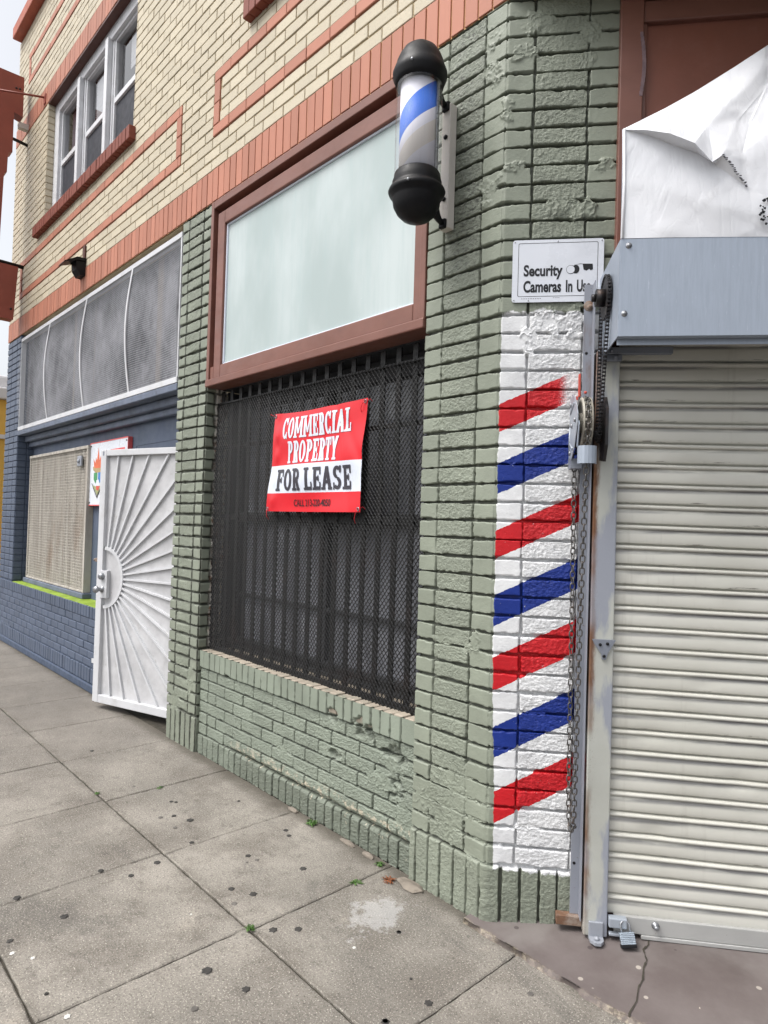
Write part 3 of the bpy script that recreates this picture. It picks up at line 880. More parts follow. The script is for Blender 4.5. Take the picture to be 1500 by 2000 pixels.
for k in range(0, 48):
    z0, z1 = zr(k), zr(k + 1)
    if 30 <= k < 33: continue
    blocks = []
    for (a, b) in win:
        if z0 > 4.53 and z1 < 5.87: blocks.append((a, b))
    for (x0, x1, ka, kb) in FR:
        if k in (ka, kb): blocks.append((x0, x1))
        elif ka < k < kb: blocks += [(x0, x0 + .075), (x1 - .075, x1)]
    x = WL + (0 if k % 2 else -.1015)
    rowb = []
    while x < WR:
        rowb.append((max(x, WL), min(x + .203, WR))); x += .203
    for (a, b) in rowb:
        segsx = [(a, b)]
        for (p, q) in blocks:
            ns = []
            for (s, t) in segsx:
                if t <= p or s >= q: ns.append((s, t))
                else:
                    if s < p: ns.append((s, p))
                    if t > q: ns.append((q, t))
            segsx = ns
        for (s, t) in segsx:
            if t - s > .02: creams.append((s, t, z0, z1, 0.0, 1))
ext = [(WL, WR, Z0, 4.54), (WL, -7.60, 4.54, 5.853), (-5.24, -3.25, 4.54, 5.853), (-.89, WR, 4.54, 5.853), (WL, WR, 6.06, 7.14)]
brick_mesh('cream_brick_wall', creams, (0, 0, 0), (1, 0, 0), (0, 0, 1), (0, -1, 0), [M['cream'], M['cream_mortar']], bld, .0075, .003, .0042, .0014, ext)
for grp in reds_by:
    brick_mesh('red_brick_outline', grp, (0, 0, 0), (1, 0, 0), (0, 0, 1), (0, -1, 0), [M['terra'], M['terra_mortar']], bld, .009, .003, .003, .0008)
def soldiers(z0, z1, x0, x1):
    r = []; x = x0
    while x < x1 - .02:
        r.append((x, min(x + .0725, x1), z0, z1, .004, 0)); x += .0725
    return r
for (a, b) in ((3.503, 3.72), (5.853, 6.066)):
    brick_mesh('soldier_course', soldiers(a, b, WL, WR), (0, 0, 0), (1, 0, 0), (0, 0, 1), (0, -1, 0), [M['terra'], M['terra_mortar']], bld, .0035, .002, .0036, .0008, [(WL, WR, a, b)])
# left end of the upper wall, wall core, soffit over the entrance corner
mb = MB()
mb.box(WL + .004, WR, .012, .03, 3.505, 4.46)
mb.box(WL + .004, -7.61, .012, .25, 4.46, 5.86); mb.box(-5.23, -3.26, .012, .25, 4.46, 5.86); mb.box(-.88, WR, .012, .25, 4.46, 5.86)
mb.box(WL + .004, WR, .012, .25, 5.87, 7.135)
mb.box(WL + .004, WR, .03, .25, 3.505, 4.46)
mb.box(WL + .004, WL + .30, .25, 6.0, 0.0, 7.1)
mb.box(XL + .02, WR, .25, 2.6, 3.508, 3.70)
mb.build('wall_core', M['cream_mortar'], bld)
mb = MB()
mb.box(-8.845, WR, -.092, .30, 7.14, 7.275, .01)
mb.build('coping', paint('coping_terracotta', rgb(168, 96, 78), .12, 4, .7, rgb(70, 56, 52), .6, 5), bld)

# --- upper windows: three sashes each
def upper_window(x0, x1):
    zb, zt, y = 4.56, 5.853, .072
    mb = MB()
    mb.box(x0, x0 + .14, y, y + .1, zb, zt, .004); mb.box(x1 - .14, x1, y, y + .1, zb, zt, .004)
    mb.box(x0 + .14, x1 - .14, y - .001, y + .1, zt - .12, zt, .004); mb.box(x0 + .14, x1 - .14, y, y + .1, zb, zb + .06, .004)
    w = (x1 - x0 - .28 - 2 * .13) / 3.0
    xs = [x0 + .14 + i * (w + .13) for i in range(3)]
    for i in (0, 1):
        a = xs[i] + w
        mb.box(a + .001, a + .129, y + .02, y + .1, zb + .06, zt - .12, .004)
        mb.box(a + .03, a + .10, y - .025, y + .019, zb + .02, zt - .10, .006)
    fr = mb.build('upper_window', M['white_frame'], bld)
    for i in range(3):
        a, b = xs[i], xs[i] + w
        mb = MB()
        zm = 5.17
        for (p, q, r, s) in ((a, a + .026, zb + .06, zt - .12), (b - .026, b, zb + .06, zt - .12), (a + .026, b - .026, zt - .145, zt - .12), (a + .026, b - .026, zb + .06, zb + .10), (a + .026, b - .026, zm - .025, zm + .025)):
            mb.box(p, q, y + .03, y + .075, r, s, .004)
        mb.build('sash', M['white_frame'], fr)
        mb = MB(); mb.quad((a + .03, y + .055, zm), (b - .03, y + .055, zm), (b - .03, y + .055, zt - .14), (a + .03, y + .055, zt - .14))
        mb.build('glass', M['pane'], fr)
        mb = MB(); mb.quad((a + .03, y + .05, zb + .08), (b - .03, y + .05, zb + .08), (b - .03, y + .05, zm), (a + .03, y + .05, zm))
        mb.build('insect_screen', M['screenfab'], fr)
        if i > 0:
            mb = MB()
            z = zt - .15
            xa = a + (.10 if i == 1 else .20)
            while z > (5.24 if i == 1 else 5.45):
                mb.box(xa, b - .01, y + .10, y + .104, z - .048, z - .002); z -= .05
            mb.build('blind', M['blind'], fr)
        else:
            mb = MB(); mb.box(a + .06, a + .2, y + .12, y + .13, zm - .1, zt - .13); mb.build('curtain', M['meshwire'], fr)
    mb = MB()
    mb.box(x0 - .1, x1 + .1, .24, 1.6, zb - .1, zt + .1)
    mb.bm.faces.ensure_lookup_table()
    bmesh.ops.delete(mb.bm, geom=[f for f in mb.bm.faces if f.calc_center_median().y < .25], context='FACES')
    mb.build('room_interior', M['darkroom'], fr)
    # reveals of brick and the dark red rowlock sill
    rv = [(.0, .080, zr(k), zr(k + 1), 0.0, 0) for k in range(12, 30)]
    brick_mesh('brick_reveal', rv, (x0, 0, 0), (0, 1, 0), (0, 0, 1), (1, 0, 0), [M['cream'], M['cream_mortar']], fr, .009, .003, .0045, .001, [(0, .1, 4.5, 5.853)])
    brick_mesh('brick_reveal', rv, (x1, 0, 0), (0, 1, 0), (0, 0, 1), (-1, 0, 0), [M['cream'], M['cream_mortar']], fr, .009, .003, .0045, .001, [(0, .1, 4.5, 5.853)])
    mb = MB()
    x = x0 - .225
    while x < x1 + .06:
        dz = random.uniform(-.003, .003)
        mb.box(x + .004, x + .0675, -.055 + dz, .09, 4.452 + dz, 4.562 + dz, .006); x += .0715
    mb.box(x0 - .215, x1 + .06, -.045, .085, 4.458, 4.552)
    mb.build('window_sill', M['sillred'], fr)
    mb = MB(); mb.box(x0, x1, .0, .26, 5.835, 5.852); mb.build('lintel', M['brown_dark'], fr)
    return fr
for (a, b) in win: upper_window(a, b)

# --- frosted transom window of the green shop
TZ0, TZ1 = 2.315, 3.50
mb = MB()
x0, x1 = -3.866, -1.942
mb.box(x0, x0 + .034, -.006, .10, TZ0 + .04, TZ1, .004); mb.box(x1 - .034, x1, -.006, .10, TZ0 + .04, TZ1, .004)
mb.box(x0 + .034, x1 - .034, -.006, .10, TZ1 - .048, TZ1, .004)
mb.box(x0, x1, -.012, .12, TZ0, TZ0 + .045, .006)
mb.box(x0 + .034, x1 - .034, .052, .11, TZ0 + .045, TZ1 - .048)
g = .075
for (a, b, c, d) in ((x0 + g, x0 + g + .085, TZ0 + .045, TZ1 - .09), (x1 - .080, x1 - .034, TZ0 + .045, TZ1 - .09), (x0 + g + .085, x1 - .080, TZ1 - .175, TZ1 - .09), (x0 + g + .085, x1 - .080, TZ0 + .045, TZ0 + .125)):
    mb.box(a, b, .004, .06, c, d, .006)
mb.box(x0 + .034, x0 + g, .004, .06, TZ0 + .045, TZ0 + .125, .004)
tw = mb.build('transom_window', M['brown'], bld)
mb = MB()
mb.quad((x0 + .15, .030, TZ0 + .11), (x1 - .06, .030, TZ0 + .11), (x1 - .06, .030, TZ1 - .16), (x0 + .15, .030, TZ1 - .16))
gl = mb.build('frosted_glass', M['film'], tw)
mb = MB()
for (a, b, c, d) in ((x0 + .16, x0 + .172, TZ0 + .125, TZ1 - .175), (x1 - .092, x1 - .08, TZ0 + .125, TZ1 - .175), (x0 + .172, x1 - .092, TZ0 + .125, TZ0 + .135), (x0 + .172, x1 - .092, TZ1 - .185, TZ1 - .175)):
    mb.box(a, b, .020, .034, c, d, .002)
mb.build('glazing_bead', M['bwhite'], tw)

# --- display window behind the grille
mb = MB()
y = .24
for (a, b, c, d) in ((x0, x0 + .07, .64, 2.31), (x1 - .07, x1, .64, 2.31), (x0 + .07, x1 - .07, 2.20, 2.31), (x0 + .07, x1 - .07, .64, .72), (-2.93, -2.87, .72, 2.20), (x0 + .07, -2.93, .985, 1.01), (-2.87, x1 - .07, .985, 1.01), (x0 + .07, -2.93, 1.47, 1.53), (-2.87, x1 - .07, 1.47, 1.53)):
    mb.box(a, b, y, y + .05, c, d, .004)
M['dimframe'] = paint('grey_window_frame', rgb(66, 67, 70), .1, 5, .5)
dw = mb.build('display_window', M['dimframe'], bld)
mb = MB(); mb.quad((x0 + .05, y + .03, .68), (x1 - .05, y + .03, .68), (x1 - .05, y + .03, 2.25), (x0 + .05, y + .03, 2.25)); mb.build('shop_glass', M['dimpane'], dw)
mb = MB()
mb.box(x0, x1, .12, .30, 2.312, 2.33); mb.box(x0 - .01, x0, .16, .30, .64, 2.31); mb.box(x1, x1 + .01, .10, .30, .64, 2.31)
mb.build('window_lining', M['dimframe'], dw)

# --- slate blue shop at the left
def stack(x0s, ks, base=.225, rough=1):
    r = []
    for k in ks:
        for a, b in zip(x0s[:-1], x0s[1:]): r.append((a, b, base + C0 * k, base + C0 * (k + 1), 0, rough))
    return r
r = stack([-8.87, -8.665, -8.46, -8.30], range(7, 46)) + [(-8.87 + .0715 * i, -8.87 + .0715 * (i + 1), .03, .225, .004, 1) for i in range(8)]
brick_mesh('blue_pier', r, (0, 0, 0), (1, 0, 0), (0, 0, 1), (0, -1, 0), [M['blue'], M['blue_mortar']], bld, .011, .004, .0055, .0012, [(-8.87, -8.30, 0, 3.505)])
r = stack([.0, .1, .2], range(7, 46))
brick_mesh('blue_pier_return', r, (-8.30, 0, 0), (0, 1, 0), (0, 0, 1), (1, 0, 0), [M['blue'], M['blue_mortar']], bld, .008, .003, .004, .0012, [(0, .2, .7, 3.505)])
mb = MB(); mb.box(-8.866, -8.312, .012, .28, 0, 3.50); mb.build('blue_pier_core', M['blue_mortar'], bld)
r = []
bx0, bx1 = -8.87, -5.36
for i in range(int((bx1 - bx0) / .0715)): r.append((bx0 + i * .0715, bx0 + (i + 1) * .0715, .605, .71, .006, 1))
for i in range(int((bx1 - bx0) / .0715)): r.append((bx0 + i * .0715, bx0 + (i + 1) * .0715, .07, .20, .008, 1))
for k in range(6):
    z0 = .20 + k * .0675; x = bx0 + (0 if k % 2 else -.1)
    while x < bx1:
        a, b = max(x, bx0), min(x + .203, bx1)
        if b - a > .03: r.append((a, b, z0, z0 + .0675, 0, 1))
        x += .203
brick_mesh('blue_apron', r, (0, 0, 0), (1, 0, 0), (0, 0, 1), (0, -1, 0), [M['blue'], M['blue_mortar']], bld, .010, .004, .0045, .0012, [(bx0, bx1, 0, .71)])
mb = MB()
mb.box(bx0, bx1, -.02, .02, 0, .068, .01)
mb.box(-8.30, bx1, .012, .17, 0.0, .695)
mb.build('blue_plinth', M['blue_mortar'], bld)
mb = MB(); mb.box(-8.29, bx1, .004, .172, .695, .712, .003); mb.build('green_ledge', M['lime'], bld)
mb = MB()
mb.box(-8.302, -5.36, .17, .25, .70, 2.40); mb.box(-5.36, -4.285, .17, .25, 2.06, 2.40)
mb.build('stucco_wall', M['stucco'], bld)
mb = MB()
mb.box(-8.30, -4.285, -.004, .18, 2.355, 2.405, .006)
mb.box(-8.30, -4.285, .075, .172, 2.29, 2.354, .012)
mb.box(-8.30, -4.285, .12, .171, 2.235, 2.289, .01)
mb.build('ledge_moulding', M['bluetrim'], bld)
mb = MB()
mb.box(-5.36, -5.30, .172, .30, .0, 2.06, .004); mb.box(-4.345, -4.285, .172, .30, 0, 2.06, .004); mb.box(-5.30, -4.345, .172, .30, 2.0, 2.06, .004)
mb.box(-5.30, -4.345, .31, .35, 0.02, 2.0, .004)
mb.build('shop_door', M['stucco'], bld)

# --- upper panel above the roller shutter, on the entrance side
ent = empty('entrance_bay', (XC, 0, 0), TH, bld)
mb = MB()
mb.box(.412, .495, -.028, .05, .10, 3.50, .004)
mb.box(.495, 2.30, -.022, .05, 3.36, 3.44, .006); mb.box(.412, 2.30, -.05, .05, 3.442, 3.50, .006)
mb.box(.495, .51, -.012, .04, 2.2, 3.36, .003)
mb.build('transom_frame', M['brown'], ent)
mb = MB()
mb.box(.505, 2.30, .0, .04, 2.30, 3.37)
mb.build('transom_panel', paint('brown_panel_paint', rgb(128, 80, 66), .07, 4, .45, rgb(140, 102, 92), .4, 6), ent)
mb = MB()
for i in range(14):
    t = i / 13.0
    mb.box(.485 + .01 * math.sin(t * 3) - .004, .492 + .012 * math.sin(t * 3), -.0298, -.0275, 3.30 - t * .22, 3.318 - t * .22)
mb.build('scraped_paint', paint('scrape', rgb(120, 100, 104), .2, 30, .6), ent)
mb = MB()
mb.box(.43, 2.3, .05, .30, 0, 3.5); mb.build('shop_wall_core', M['brown_dark'], ent)

# ------------------------------------------------------------------ ground
def slab_grid():
    """pavement slabs, each with a worn ragged edge, as one sheet"""
    bm = bmesh.new()
    rg = random.Random(3)
    ys = [.03, -.685, -1.393, -2.10, -2.81, -3.5]
    xoff = [-.0, -.02, .01, .0, .03]
    for r in range(5):
        y1, y0 = ys[r], ys[r + 1]
        xs = [-1.36 + .7085 * k + xoff[r] for k in range(-19, 5)]
        for a, b in zip(xs[:-1], xs[1:]):
            near = a > -4.5
            gx = .0018; gy = .0036
            x0, x1, ya, yb = a + gx, b - gx, y0 + gy, y1 - gy
            step = .03 if near else .12
            def edge(p, q):
                n = max(2, int(math.dist(p, q) / step)); out = []
                for i in range(n):
                    t = i / n
                    out.append((p[0] + (q[0] - p[0]) * t, p[1] + (q[1] - p[1]) * t))
                return out
            P = edge((x0, ya), (x1, ya)) + edge((x1, ya), (x1, yb)) + edge((x1, yb), (x0, yb)) + edge((x0, yb), (x0, ya))
            cx, cy = (x0 + x1) / 2, (ya + yb) / 2
            dz = rg.uniform(-.0012, .0012)
            outer = []; inner = []; low = []
            for (px, py) in P:
                j = rg.uniform(-.0022, .0014)
                nx = (1 if px > cx else -1); ny = (1 if py > cy else -1)
                ex = abs(abs(px - cx) - (x1 - x0) / 2) < 1e-4; ey = abs(abs(py - cy) - (yb - ya) / 2) < 1e-4
                ox, oy = (j * nx if ex else 0), (j * ny if ey else 0)
                ins = .004 + rg.uniform(0, .0025)
                ix, iy = (-ins * nx if ex else 0), (-ins * ny if ey else 0)
                low.append(bm.verts.new((px + ox, py + oy, -.02)))
                outer.append(bm.verts.new((px + ox, py + oy, -.004 + dz)))
                inner.append(bm.verts.new((px + ox + ix, py + oy + iy, dz)))
            n = len(P)
            for i in range(n):
                k = (i + 1) % n
                bm.faces.new([low[i], low[k], outer[k], outer[i]]); bm.faces.new([outer[i], outer[k], inner[k], inner[i]])
            bm.faces.new(inner)
    return bm
# old chewing gum trodden flat, and pale drips: (x, y, radius, pale)
GUMS = [(-3.268, -0.426, 0.0113, 0), (-3.246, -0.41, 0.0097, 0), (-3.481, -0.385, 0.0136, 0), (-3.573, -0.501, 0.012, 0), (-3.103, -0.489, 0.014, 0), (-3.01, -0.449, 0.0199, 0), (-3.127, -0.547, 0.014, 0), (-2.98, -0.541, 0.012, 0), (-3.056, -0.152, 0.0096, 0), (-2.797, -0.547, 0.013, 0), (-2.727, -0.741, 0.0166, 0), (-2.811, -0.947, 0.0138, 0), (-2.694, -0.867, 0.0136, 0), (-2.814, -1.261, 0.0162, 0), (-2.573, -1.163, 0.0166, 0), (-2.543, -1.349, 0.0125, 0), (-2.627, -0.148, 0.0146, 0), (-2.572, -0.168, 0.013, 0), (-2.53, -0.413, 0.0152, 0), (-2.475, -0.403, 0.0109, 0), (-2.289, -0.291, 0.0173, 0), (-2.345, -0.602, 0.0154, 0), (-2.258, -0.555, 0.0177, 0), (-2.248, -0.645, 0.0137, 0), (-2.014, -0.622, 0.0177, 0), (-1.96, -0.55, 0.0165, 0), (-1.971, -0.906, 0.0201, 0), (-1.813, -0.855, 0.0151, 0), (-1.84, -1.016, 0.0138, 0), (-1.427, -0.614, 0.0144, 0), (-2.191, -1.331, 0.0079, 0), (-1.711, -0.283, 0.0106, 0), (-4.28, -0.479, 0.0138, 0), (-2.485, -0.447, 0.0068, 0), (-2.466, -1.36, 0.0098, 1), (-2.396, -1.315, 0.0084, 1), (-2.052, -1.313, 0.0108, 1), (-1.748, -0.463, 0.0068, 1), (-2.288, -0.804, 0.0049, 1), (-1.396, -0.459, 0.0154, 0), (-1.711, -0.282, 0.0106, 0), (-1.428, -0.612, 0.0127, 0), (-1.327, 0.128, 0.0122, 0), (-0.812, 0.274, 0.0224, 0), (-1.213, -0.182, 0.0123, 0), (-1.508, -0.424, 0.0061, 0), (-1.497, 0.005, 0.0095, 1), (-1.221, 0.048, 0.0078, 1), (-1.269, -0.014, 0.0052, 1), (-0.943, 0.07, 0.0152, 1)]
bm = slab_grid()
mb = MB(); mb.bm.free(); mb.bm = bm
for (gx, gy, gr, pale) in GUMS:
    mb.mi = 2 if pale else (1 if random.random() < .68 else 3)
    gr *= .88
    ctr = []
    n = 12
    ph = random.uniform(0, 6)
    top = [mb.v((gx + gr * .8 * math.cos(2*PI*i/n) * (1 + .18 * math.sin(3*i+ph)), gy + gr * .8 * math.sin(2*PI*i/n) * (1 + .18 * math.sin(3*i+ph)), .0028)) for i in range(n)]
    bot = [mb.v((gx + gr * math.cos(2*PI*i/n) * (1 + .18 * math.sin(3*i+ph)), gy + gr * math.sin(2*PI*i/n) * (1 + .18 * math.sin(3*i+ph)), .0006)) for i in range(n)]
    mb._f(top)
    for i in range(n): mb._f([bot[i], bot[(i+1)%n], top[(i+1)%n], top[i]])
sw = mb.build('sidewalk', [M['concrete'], M['gum'], M['palegum'], M['midgum']])
tag(sw, 'speckled concrete sidewalk of square slabs spotted with old gum', 'sidewalk', kind='structure')
mb = MB(); mb.box(-15, 2.0, -3.52, .2, -.10, -.0105)
tag(mb.build('sidewalk_bed', M['dirt']), 'dark earth filling the joints under the sidewalk slabs', 'sidewalk bed', kind='structure')
mb = MB(); mb.box(-15, 12, -3.68, -3.525, -.2, .0, .02)
tag(mb.build('curb', M['concrete']), 'concrete curb along the street side of the sidewalk', 'curb', kind='structure')
mb = MB(); mb.quad((-400, -400, -.15), (400, -400, -.15), (400, 400, -.15), (-400, 400, -.15))
tag(mb.build('ground', M['asphalt']), 'grey asphalt street and ground reaching the horizon', 'ground', kind='structure')

# entrance slab painted brown, rising to the shutter
def slab_z(x, y):
    s = (x - XC) * DV[0] + y * DV[1]; o = (x - XC) * NV[0] + y * NV[1]
    k = float(sstep(.0, .42, np.array(y + .05)))
    return .016 + .028 * k
nx, ny = 150, 46
V_ = []
for j in range(ny):
    for i in range(nx):
        x = -1.60 + 3.2 * i / (nx - 1); y = -.058 + 1.5 * (j / (ny - 1)) ** 1.6
        rag = (fbm(np.array(x * 14.0), np.array(1.0), 4, 4) - .5) * .03
        if j == 0: y += float(rag)
        z = slab_z(x, y) + float((fbm(np.array(x * 6), np.array(y * 6), 9, 3) - .5) * .004)
        cr = -1.0 + .09 * math.sin(y * 9) - .45 * (y - .1) * .2
        V_.append((x, y, z))
F_ = [(j * nx + i, j * nx + i + 1, (j + 1) * nx + i + 1, (j + 1) * nx + i) for j in range(ny - 1) for i in range(nx - 1)]
n0 = len(V_)
for i in range(nx): V_.append((V_[i][0], V_[i][1] - .006 - .006 * random.random(), -.01))
F_ += [(n0 + i, n0 + i + 1, i + 1, i) for i in range(nx - 1)]
es = np_mesh('entrance_slab', V_, F_, M['slab'], None, True)
tag(es, 'cracked brown painted concrete slab in front of the roller shutter', 'threshold slab', kind='structure')
# the crack across the slab: a thin dark gap
mb = MB()
pts = [(-1.075, .34), (-1.05, .285), (-1.052, .25), (-1.02, .21), (-1.012, .17), (-.99, .12), (-.985, .08), (-.962, .02), (-.955, -.035), (-.948, -.058)]
for a, b in zip(pts[:-1], pts[1:]):
    for k in range(3):
        t0, t1 = k / 3, (k + 1) / 3
        p = [a[i] + (b[i] - a[i]) * t0 for i in (0, 1)]; q = [a[i] + (b[i] - a[i]) * t1 for i in (0, 1)]
        w = random.uniform(.0015, .004)
        mb.quad((p[0] - w, p[1], slab_z(*p) + .003), (p[0] + w, p[1], slab_z(*p) + .003), (q[0] + w, q[1], slab_z(*q) + .003), (q[0] - w, q[1], slab_z(*q) + .003))
o = mb.build('slab_crack', M['dirt'], es)
# ------------------------------------------------------------------ things on the green shop
# window grille: flat bars behind expanded metal mesh
gr = empty('window_grille', (-2.90, .08, .64))
tag(gr, 'black expanded metal window grille with upright bars behind it', 'window grille')
gx0, gx1, gz0, gz1 = -.962, .955, -.008, 1.585
def zigzag(x0, x1, z0, z1, px, pz, wdt, y):
    """expanded metal: neighbouring zigzag strands touch to form tall diamonds"""
    nx = int((x1 - x0) / px); nz = int((z1 - z0) / pz)
    vs = []; fs = []
    for i in range(nx):
        xc = x0 + (i + .5) * px
        sgn = 1 if i % 2 else -1
        base = len(vs)
        for k in range(nz + 1):
            o = sgn * (1 if k % 2 else -1) * px * .5
            z = z0 + k * pz
            bow = .006 * math.sin(xc * 2.1 + 1) * math.sin(z * 2.3) + .004 * math.sin(xc * 7 + z * 5)
            x = xc + o
            d = .0016 * (1 if k % 2 else -1) * sgn
            vs += [(x - wdt, y + bow + d, z), (x + wdt, y + bow + d + wdt * 1.7, z)]
        for k in range(nz):
            b = base + 2 * k
            fs.append((b, b + 1, b + 3, b + 2))
    return np.array(vs), np.array(fs)
v_, f_ = zigzag(gx0, gx1, gz0, gz1, .0125, .0150, .0021, 0)
np_mesh('expanded_mesh', v_, f_, M['black_iron'], gr)
for i in range(18):
    mb = MB(); x = -.93 + i * .1085
    mb.box(x - .017, x + .017, .022, .030, -.0, 1.66, .002)
    mb.build('upright_bar', M['black_iron'], gr)
for z, h in ((.855, .038), (.09, .03), (1.30, .022)):
    mb = MB(); mb.box(gx0, gx1, .031, .041, z - h / 2, z + h / 2, .002); mb.build('cross_bar', M['black_iron'], gr)
mb = MB()
mb.box(gx0, gx1, .004, .016, gz1 - .012, gz1, .002); mb.box(gx0, gx1, .006, .016, gz0, gz0 + .045, .002); mb.box(gx0, gx0 + .012, .004, .016, gz0, gz1, .002); mb.box(gx1 - .008, gx1, .004, .016, gz0, gz1, .002)
mb.build('mesh_edge', M['black_iron'], gr)

# banner with the lease notice
def slab_glyph(mb, ch, x, z, w, h, t, y, dz, serif=True):
    """one slab-serif letter; every piece a touch further out than the last so no two faces share a plane"""
    st = [0]
    def poly(pts):
        o = y - .00012 * st[0]; st[0] += 1
        a = [(x + p[0] * w, o, z + p[1] * h) for p in pts]
        vs = [mb.v(p) for p in a]; mb._f(vs)
    T = t / w; U = t / h * .8; sv = U * .75; so = T * .38
    def bar(x0, z0, x1, z1): poly([(x0, z0), (x1, z0), (x1, z1), (x0, z1)])
    def stem(xc, foot=True, head=True, z0=0, z1=1):
        bar(xc - T / 2, z0, xc + T / 2, z1)
        if foot: bar(xc - T / 2 - so, z0, xc + T / 2 + so, z0 + sv)
        if head: bar(xc - T / 2 - so, z1 - sv, xc + T / 2 + so, z1)
    def diag(xa, za, xb, zb, tt=None):
        tt = (tt or T) / 2
        poly([(xa - tt, za), (xa + tt, za), (xb + tt, zb), (xb - tt, zb)])
    def ring(cx, cz, rx, rz, tx, tz, a0, a1, n=14):
        for i in range(n):
            p, q = R(a0 + (a1 - a0) * i / n), R(a0 + (a1 - a0) * (i + 1) / n)
            pts = [(cx + rx * math.cos(p), cz + rz * math.sin(p)), (cx + rx * math.cos(q), cz + rz * math.sin(q)), (cx + (rx - tx) * math.cos(q), cz + (rz - tz) * math.sin(q)), (cx + (rx - tx) * math.cos(p), cz + (rz - tz) * math.sin(p))]
            o = y - .00012 * st[0]
            mb._f([mb.v((x + a * w, o, z + b * h)) for a, b in pts])
        st[0] += 1
    l, r = T / 2 + so, 1 - T / 2 - so
    if ch == 'I': stem(.5)
    elif ch == 'L': stem(l); bar(l, 0, 1, U); bar(1 - T * .45, 0, 1, .36)
    elif ch in 'EF':
        stem(l); bar(l, 1 - U, 1, 1); bar(1 - T * .45, .66, 1, 1); bar(l, .5 - U / 2, .78, .5 + U / 2); bar(.78 - T * .35, .36, .78, .64)
        if ch == 'E': bar(l, 0, 1, U); bar(1 - T * .45, 0, 1, .34)
    elif ch in 'PR':
        stem(l); bar(l, 1 - U, .56, 1); bar(l, .44, .56, .44 + U); ring(.56, .72, .44, .28, T * .9, U, -90, 90, 10)
        if ch == 'R': diag(.62, .5, .86, 0); bar(.74, 0, 1.04, sv)
    elif ch == 'C':
        ring(.52, .5, .50, .5, T, U, 42, 318, 18); bar(.92 - T * .4, .66, .95, 1.0); bar(.92 - T * .4, .0, .95, .32)
    elif ch == 'O': ring(.5, .5, .5, .5, T, U, 0, 360, 24)
    elif ch == 'S':
        ring(.5, .73, .46, .27, T, U, 30, 270, 12); ring(.5, .27, .46, .27, T, U, -150, 90, 12); bar(.90 - T * .4, .70, .95, 1.0); bar(.05, 0, .10 + T * .3, .30)
    elif ch == 'M':
        stem(l * .8); stem(1 - l * .8); diag(l * .8 + T * .1, 1, .5, .2, T * .62); diag(1 - l * .8 - T * .1, 1, .5, .2, T * .62)
    elif ch == 'A':
        diag(.17, 0, .5, 1, T * .95); diag(.83, 0, .5, 1, T * 1.05); bar(.28, .27, .72, .27 + U * .9); bar(-.03, 0, .37, sv); bar(.63, 0, 1.03, sv); bar(.36, 1 - sv, .62, 1)
    elif ch == 'T': stem(.5, True, False); bar(0, 1 - U, 1, 1); bar(0, .64, T * .45, 1); bar(1 - T * .45, .64, 1, 1)
    elif ch == 'Y':
        bar(.5 - T / 2, 0, .5 + T / 2, .5); bar(.5 - T / 2 - so, 0, .5 + T / 2 + so, sv); diag(.5, .42, .16, 1); diag(.5, .42, .84, 1); bar(-.04, 1 - sv, .36, 1); bar(.64, 1 - sv, 1.04, 1)
GW = {'I': .55, 'M': 1.5, 'O': 1.05, 'C': 1.0, 'A': 1.08, ' ': .35}
def slab_text(mb, txt, x0, x1, z0, z1, t, y, arch=0.0):
    tot = sum(GW.get(c, .92) for c in txt) + .10 * (len(txt) - 1)
    k = (x1 - x0) / tot; x = x0
    for i, c in enumerate(txt):
        w = GW.get(c, .92) * k
        if c != ' ': slab_glyph(mb, c, x, z0, w, z1 - z0, t, y, 0)
        x += w + .10 * k
def font_mesh(txt, size, bold=0.0, sx=1.0):
    cu = bpy.data.curves.new('lettering', 'FONT'); cu.body = txt; cu.size = size; cu.offset = bold; cu.resolution_u = 4
    ob = bpy.data.objects.new('lettering_tmp', cu); COL.objects.link(ob)
    bpy.context.view_layer.update()
    me = bpy.data.meshes.new_from_object(ob.evaluated_get(bpy.context.evaluated_depsgraph_get()))
    bpy.data.objects.remove(ob); bpy.data.curves.remove(cu)
    n = len(me.vertices); co = np.zeros(n * 3); me.vertices.foreach_get('co', co); co = co.reshape(-1, 3)
    co[:, 0] *= sx
    return me, co
def flat_text(name, txt, x0, x1, z0, z1, y, mat, parent, bold=0.0, warp=None):
    """fit a line of plain lettering into a box on an upright plane facing -y"""
    me, co = font_mesh(txt, 1.0, bold)
    mn, mx = co.min(0), co.max(0)
    X = x0 + (co[:, 0] - mn[0]) / (mx[0] - mn[0]) * (x1 - x0); Z = z0 + (co[:, 1] - mn[1]) / (mx[1] - mn[1]) * (z1 - z0)
    Y = np.full(len(X), y)
    out = np.stack([X, Y, Z], -1)
    if warp: out = np.array([warp(*p) for p in out])
    me.vertices.foreach_set('co', out.ravel()); me.update()
    me.materials.clear(); me.materials.append(mat)
    o = bpy.data.objects.new(name, me); COL.objects.link(o)
    if parent: o.parent = parent
    return o
bn = empty('lease_banner', (-2.765, .052, 1.805))
tag(bn, 'red and white vinyl banner reading COMMERCIAL PROPERTY FOR LEASE tied to the black grille', 'banner')
BW, BH = .395, .272
